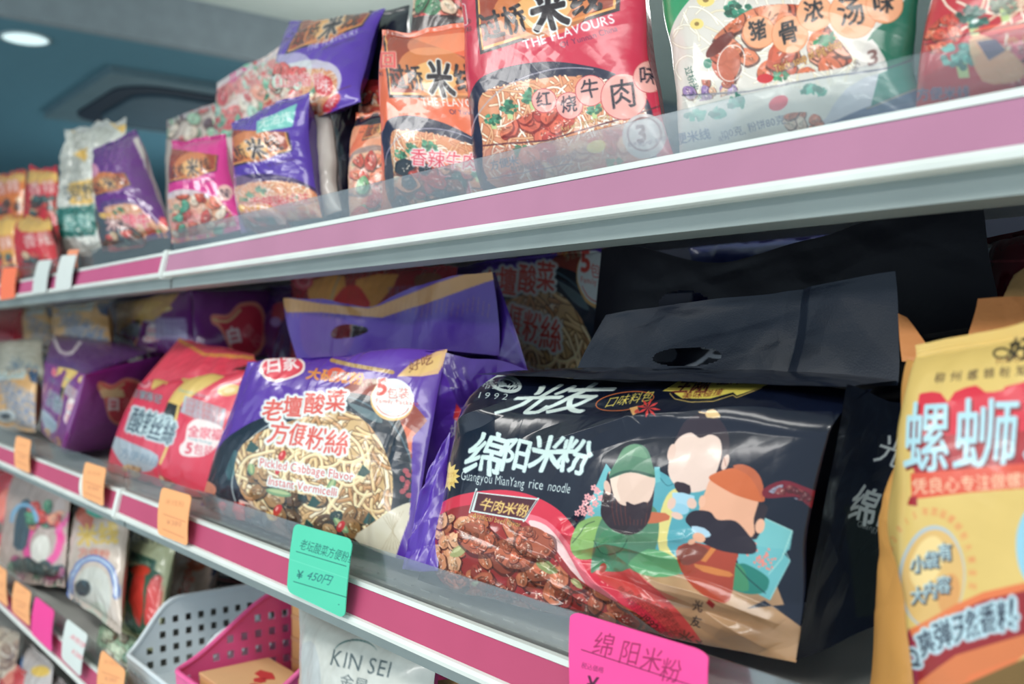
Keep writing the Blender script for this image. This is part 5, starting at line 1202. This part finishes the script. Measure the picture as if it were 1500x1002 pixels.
lowpack([(110,734,.50),(192,738,.485),(178,930,.415),(98,872,.43)], 'clear packet with blue patterned plate print and green oval emblem', (206,190,176),
  lambda cv: (cv.poly([(112,735),(140,738),(136,770),(128,780),(112,760)], (206,110,90)), cv.ell(143,750,17,9,(90,200,176),12), cv.text('米线', 114, 798, 34, (232,196,96), -4, .9, 0, 1.8), cv.text('方便粉', 114, 816, 16, (214,110,90), 4, 1, 0, 1), cv.ring(137,866,34,48,9,(90,120,190),0,1,150,370), cv.ring(137,866,34,48,3,(206,220,226),0,1,150,370), cv.ell(137,870,27,40,(206,206,196)), cv.ell(122,862,12,12,(40,60,66)), cv.ell(142,906,16,24,(190,196,180)), cv.ell(110,890,9,14,(30,70,80))), 143)
lowpack([(196,770,.52),(262,786,.51),(228,960,.455),(164,925,.445)], 'pale green packet with red pepper print and dark green banner', (196,200,160),
  lambda cv: (cv.text('DELY ARE', 198, 792, 15, (70,80,80), 10, .8, 0, .8), cv.poly([(192,806),(230,822),(226,836),(190,820)], (60,100,84)), cv.text('Noodle', 194, 822, 9, (200,220,190), 18), cv.poly([(184,832),(235,840),(230,880),(206,930),(178,900)], (60,100,80), 1, 3), cv.poly([(198,840),(212,836),(210,880),(205,920),(190,880)], (214,66,56), 1, 3), cv.poly([(222,850),(238,846),(234,890),(214,918),(212,890)], (220,80,80), 1, 3), cv.ell(206,836,14,8,(230,70,50)), cv.poly([(166,868),(184,870),(180,910),(164,902)], (232,180,110), 1, 3)), 144)
lowpack([(264,796,.58),(326,822,.57),(300,888,.56),(240,880,.57)], 'beige packet with upright orange lettering behind the white basket', (196,170,156),
  lambda cv: (cv.ell(288,824,14,13,(190,100,70)), cv.text('Gogo', 274, 876, 20, (222,90,70), -78, .9, 0, 1.6), cv.poly([(312,826),(328,832),(322,860),(308,862)], (50,54,70))), 145)
lowpack([(316,826,.74),(372,838,.72),(372,872,.71),(316,864,.72)], 'dark striped packet in the back between the baskets and the rail', (60,50,60), lambda cv: [cv.line([(320,840+i*9),(372,848+i*9)], 3, (200,120,120) if i % 2 else (200,196,196)) for i in range(5)], 146)
lowpack([(150,912,.46),(210,940,.44),(196,1010,.41),(140,960,.41)], 'crinkled clear green packet below the pepper packet', (150,176,150), lambda cv: (chunks(cv, [(155,915),(200,935),(190,1000),(150,955)], [(190,206,180),(60,110,90),(220,220,200)], 20, 10, 3)), 147, .005)
lowpack([(70,690,.56),(130,720,.54),(118,800,.52),(60,800,.53)], 'clear packet with reddish print in the back row of the third shelf', (206,186,176), lambda cv: chunks(cv, [(70,690),(130,720),(118,800),(60,800)], [(220,150,130),(200,196,180),(90,120,90),(120,70,60)], 36, 10, 8), 148)
# KIN SEI pouch
def kin(cv):
    cv.setT(); 
    t = np.radians(np.linspace(198, 338, 24)); cv.lines([np.stack([521+34*np.cos(t), 962+24*np.sin(t)], 1)], 2.4*np.sin(np.linspace(.15, 3.0, 24)), (60,100,100))
    cv.text('KIN SEI', 482, 974, 34, (84,96,98), 12.5, .78, 0, .15, gap=.03); cv.text('金星', 496, 1004, 22, (90,100,100), 14, 1)
    cv.poly([(440,950),(462,945),(470,1010),(440,1010)], (176,184,190), .5, 3)
lowpack([(438,884,.455),(640,962,.43),(640,1180,.405),(438,1120,.42)], 'white pouch with thin grey Latin lettering and a green arc, below the pink rail', (206,208,200), kin, 149, .0012, .02, .02, 'white_pouch', 'pouch')
lowpack([(640,990,.45),(720,1010,.44),(720,1180,.42),(640,1180,.42)], 'tan packet corner right of the white pouch', (214,170,120), lambda cv: cv.ell(693,1004,8,8,(90,50,40)), 150)
# ------------------------------------------------------------------ perforated baskets
def basket(label, x0, x1, y0, y1, hf, ym, hb, mat):
    """open stackable bin: low front, sides rising to full height at depth ym, walls with square holes and a rolled rim"""
    t = thing('storage_basket', label, 'basket', ((x0+x1)/2, y0, zb_))
    fl = .008
    def hgt(y):
        s_ = min(1, max(0, (y-y0)/(ym-y0))); return hf+(hb-hf)*(s_*s_*(3-2*s_)*.5+s_*.5)
    def wall(p0, p1, nrm, hf_):
        L = (p1-p0).length; n = max(3, int(round(L/.0175))); bm = bmesh.new(); top = []
        us = [0.0]
        for i in range(n): us += [(i+.28)/n, (i+.76)/n]
        us.append(1.0)
        hs = [hf_(p0+(p1-p0)*u) for u in us]; rows = [0.0]; k = 0
        while .012+k*.018+.009 < max(hs)-.012: rows += [.012+k*.018, .021+k*.018]; k += 1
        g = {}
        for i, u in enumerate(us):
            col = []
            for r in rows+[9]:
                h = min(r, hs[i]); p = p0+(p1-p0)*u+nrm*(fl*h/.1); col.append(bm.verts.new((p.x, p.y, zb_+h)))
            g[i] = col; top.append(Vector(col[-1].co))
        for i in range(len(us)-1):
            for j in range(len(rows)):
                lo = rows[j]; hi = rows[j+1] if j+1 < len(rows) else 9
                if lo >= max(hs[i], hs[i+1])-1e-4: continue
                if i % 2 == 1 and j % 2 == 1 and hi < min(hs[i], hs[i+1])-.004: continue
                bm.faces.new((g[i][j], g[i+1][j], g[i+1][j+1], g[i][j+1]))
        bmesh.ops.remove_doubles(bm, verts=bm.verts, dist=1e-5); bmesh.ops.dissolve_degenerate(bm, edges=bm.edges, dist=1e-5)
        o = bm_obj('side_wall', bm, mat, t); md = o.modifiers.new('s', 'SOLIDIFY'); md.thickness = .0016; md.offset = 0
        return top
    V3 = Vector; H = lambda p: hgt(p.y)
    A, B, C, D = V3((x0, y0, 0)), V3((x0, y1, 0)), V3((x1, y1, 0)), V3((x1, y0, 0))
    rim = wall(A, B, V3((-1, 0, 0)), H); rim += wall(B, C, V3((0, 1, 0)), H); rim += wall(C, D, V3((1, 0, 0)), H); rim += wall(D, A, V3((0, -1, 0)), H)
    bm = bmesh.new(); bm.faces.new([bm.verts.new((p.x, p.y, zb_+.001)) for p in (A, B, C, D)]); o = bm_obj('bottom', bm, mat, t); md = o.modifiers.new('s', 'SOLIDIFY'); md.thickness = .002
    # rolled rim as a tube along the tops of the walls
    pts = [rim[0]]
    for p in rim[1:]:
        if (p-pts[-1]).length > .004: pts.append(p)
    P_ = np.array([list(p) for p in pts]); n = len(P_)
    for _ in range(2): P_ = (np.roll(P_, 1, 0)+P_*2+np.roll(P_, -1, 0))/4
    T = np.roll(P_, -1, 0)-np.roll(P_, 1, 0); T /= np.linalg.norm(T, axis=1)[:, None]
    up = np.array([0, 0, 1.]); N1 = np.cross(T, up); N1 /= np.linalg.norm(N1, axis=1)[:, None]; N2 = np.cross(N1, T)
    k = 8; an = np.linspace(0, 2*math.pi, k, endpoint=False); rr = .0034
    V_ = P_[:, None]+rr*(np.cos(an)[None, :, None]*N1[:, None]+np.sin(an)[None, :, None]*N2[:, None])
    F_ = [[i*k+j, ((i+1) % n)*k+j, ((i+1) % n)*k+(j+1) % k, i*k+(j+1) % k] for i in range(n) for j in range(k)]
    mesh_np('rim', V_, F_, mat, t)
    return t
zb_ = Z(-.4465)
basket('white plastic basket with square holes behind the pink basket', -1.318, -1.155, .415, .66, .036, .47, .098, flat_mat((222,232,236), .35, 'white_plastic'))
basket('pink plastic basket with square holes holding small tan boxes', -1.128, -.955, .412, .66, .066, .535, .136, flat_mat((240,98,160), .35, 'pink_plastic'))
def tanbox(x0, x1, y0, y1, z0, z1, lab, red=False):
    t = thing('small_box', lab, 'box', ((x0+x1)/2, (y0+y1)/2, z0))
    box('carton', x0, x1, y0, y1, z0, z1, flat_mat((240,192,128), .6, 'tan_card'), t, .0012)
    box('carton_lid', x0-.0006, x1+.0006, y0-.0006, y1+.0006, z1-.004, z1+.0008, flat_mat((232,184,134), .6, 'tan_card_lid'), t, .0008)
    if red:
        for i in range(3):
            bm = bmesh.new(); r = .013-i*.003
            bmesh.ops.create_cone(bm, cap_ends=True, segments=5+i, radius1=r, radius2=r, depth=.0005); bmesh.ops.scale(bm, verts=bm.verts, vec=(1.6 if i == 0 else 1, .7, 1))
            bmesh.ops.translate(bm, verts=bm.verts, vec=((x0+x1)/2+(.012*(i-1)), (y0+y1)/2+.012*(1-i), z1+.0012))
            bm_obj('red_mark', bm, flat_mat((206,60,60), .6, 'red_ink'), t)
tanbox(-1.115, -.97, .425, .515, zb_+.004, zb_+.034, 'plain tan box at the bottom of the pink basket, under the red marked one')
tanbox(-1.112, -.974, .428, .512, zb_+.0355, zb_+.064, 'flat tan box with red printed marks on top in the pink basket', True)
tanbox(-1.112, -.974, .430, .500, zb_+.0655, zb_+.078, 'thin tan box lying behind the red marked one in the pink basket') if False else None
for i in range(5):
    tanbox(-1.118, -.99, .545, .61, zb_+.004+.0265*i, zb_+.0295+.0265*i, 'tan box %s of the stack at the back of the pink basket' % ['at the foot', 'second from the foot', 'in the middle', 'second from the top', 'on the very top'][i])

# ------------------------------------------------------------------ packets on the lowest shelf
lowpack([(-30,900,.47),(30,930,.44),(10,1100,.42),(-40,1080,.42)], 'clear packet with brown contents, leftmost on the lowest shelf', (196,180,160), lambda cv: chunks(cv, [(-20,900),(30,930),(14,1000),(-20,1000)], [(206,186,160),(160,130,110),(226,214,196)], 30, 9, 3), 151)
lowpack([(0,960,.445),(40,985,.43),(36,1120,.42),(-20,1120,.42)], 'red packet in the bottom left corner', (190,50,50), lambda cv: cv.ell(12, 990, 9, 16, (226,130,110)), 152)
lowpack([(34,930,.47),(78,975,.44),(70,1120,.42),(30,1120,.42)], 'clear blue edged packet right of the red corner packet', (190,180,176), lambda cv: (cv.line([(32,950),(30,1010)], 5, (110,150,206)), cv.ell(60,984,14,8,(230,190,80))), 153)
lowpack([(66,975,.455),(150,1040,.43),(150,1150,.42),(60,1150,.42)], 'frosted packet under the white card on the lowest shelf', (180,170,166), lambda cv: chunks(cv, [(66,980),(110,1000),(110,1020),(66,1010)], [(206,186,180),(150,140,140)], 14, 10, 3), 154)

lowpack([(286,716,.425),(420,756,.43),(428,790,.403),(300,744,.402)], 'thin clear packet of red and yellow bits under the purple vermicelli bag', (120,90,84), lambda cv: (chunks(cv, [(284,712),(422,750),(430,792),(298,748)], [(206,60,60),(226,190,110),(120,60,50),(190,90,60),(60,60,70)], 34, 10, 3)), 161, .003, .006, .006)
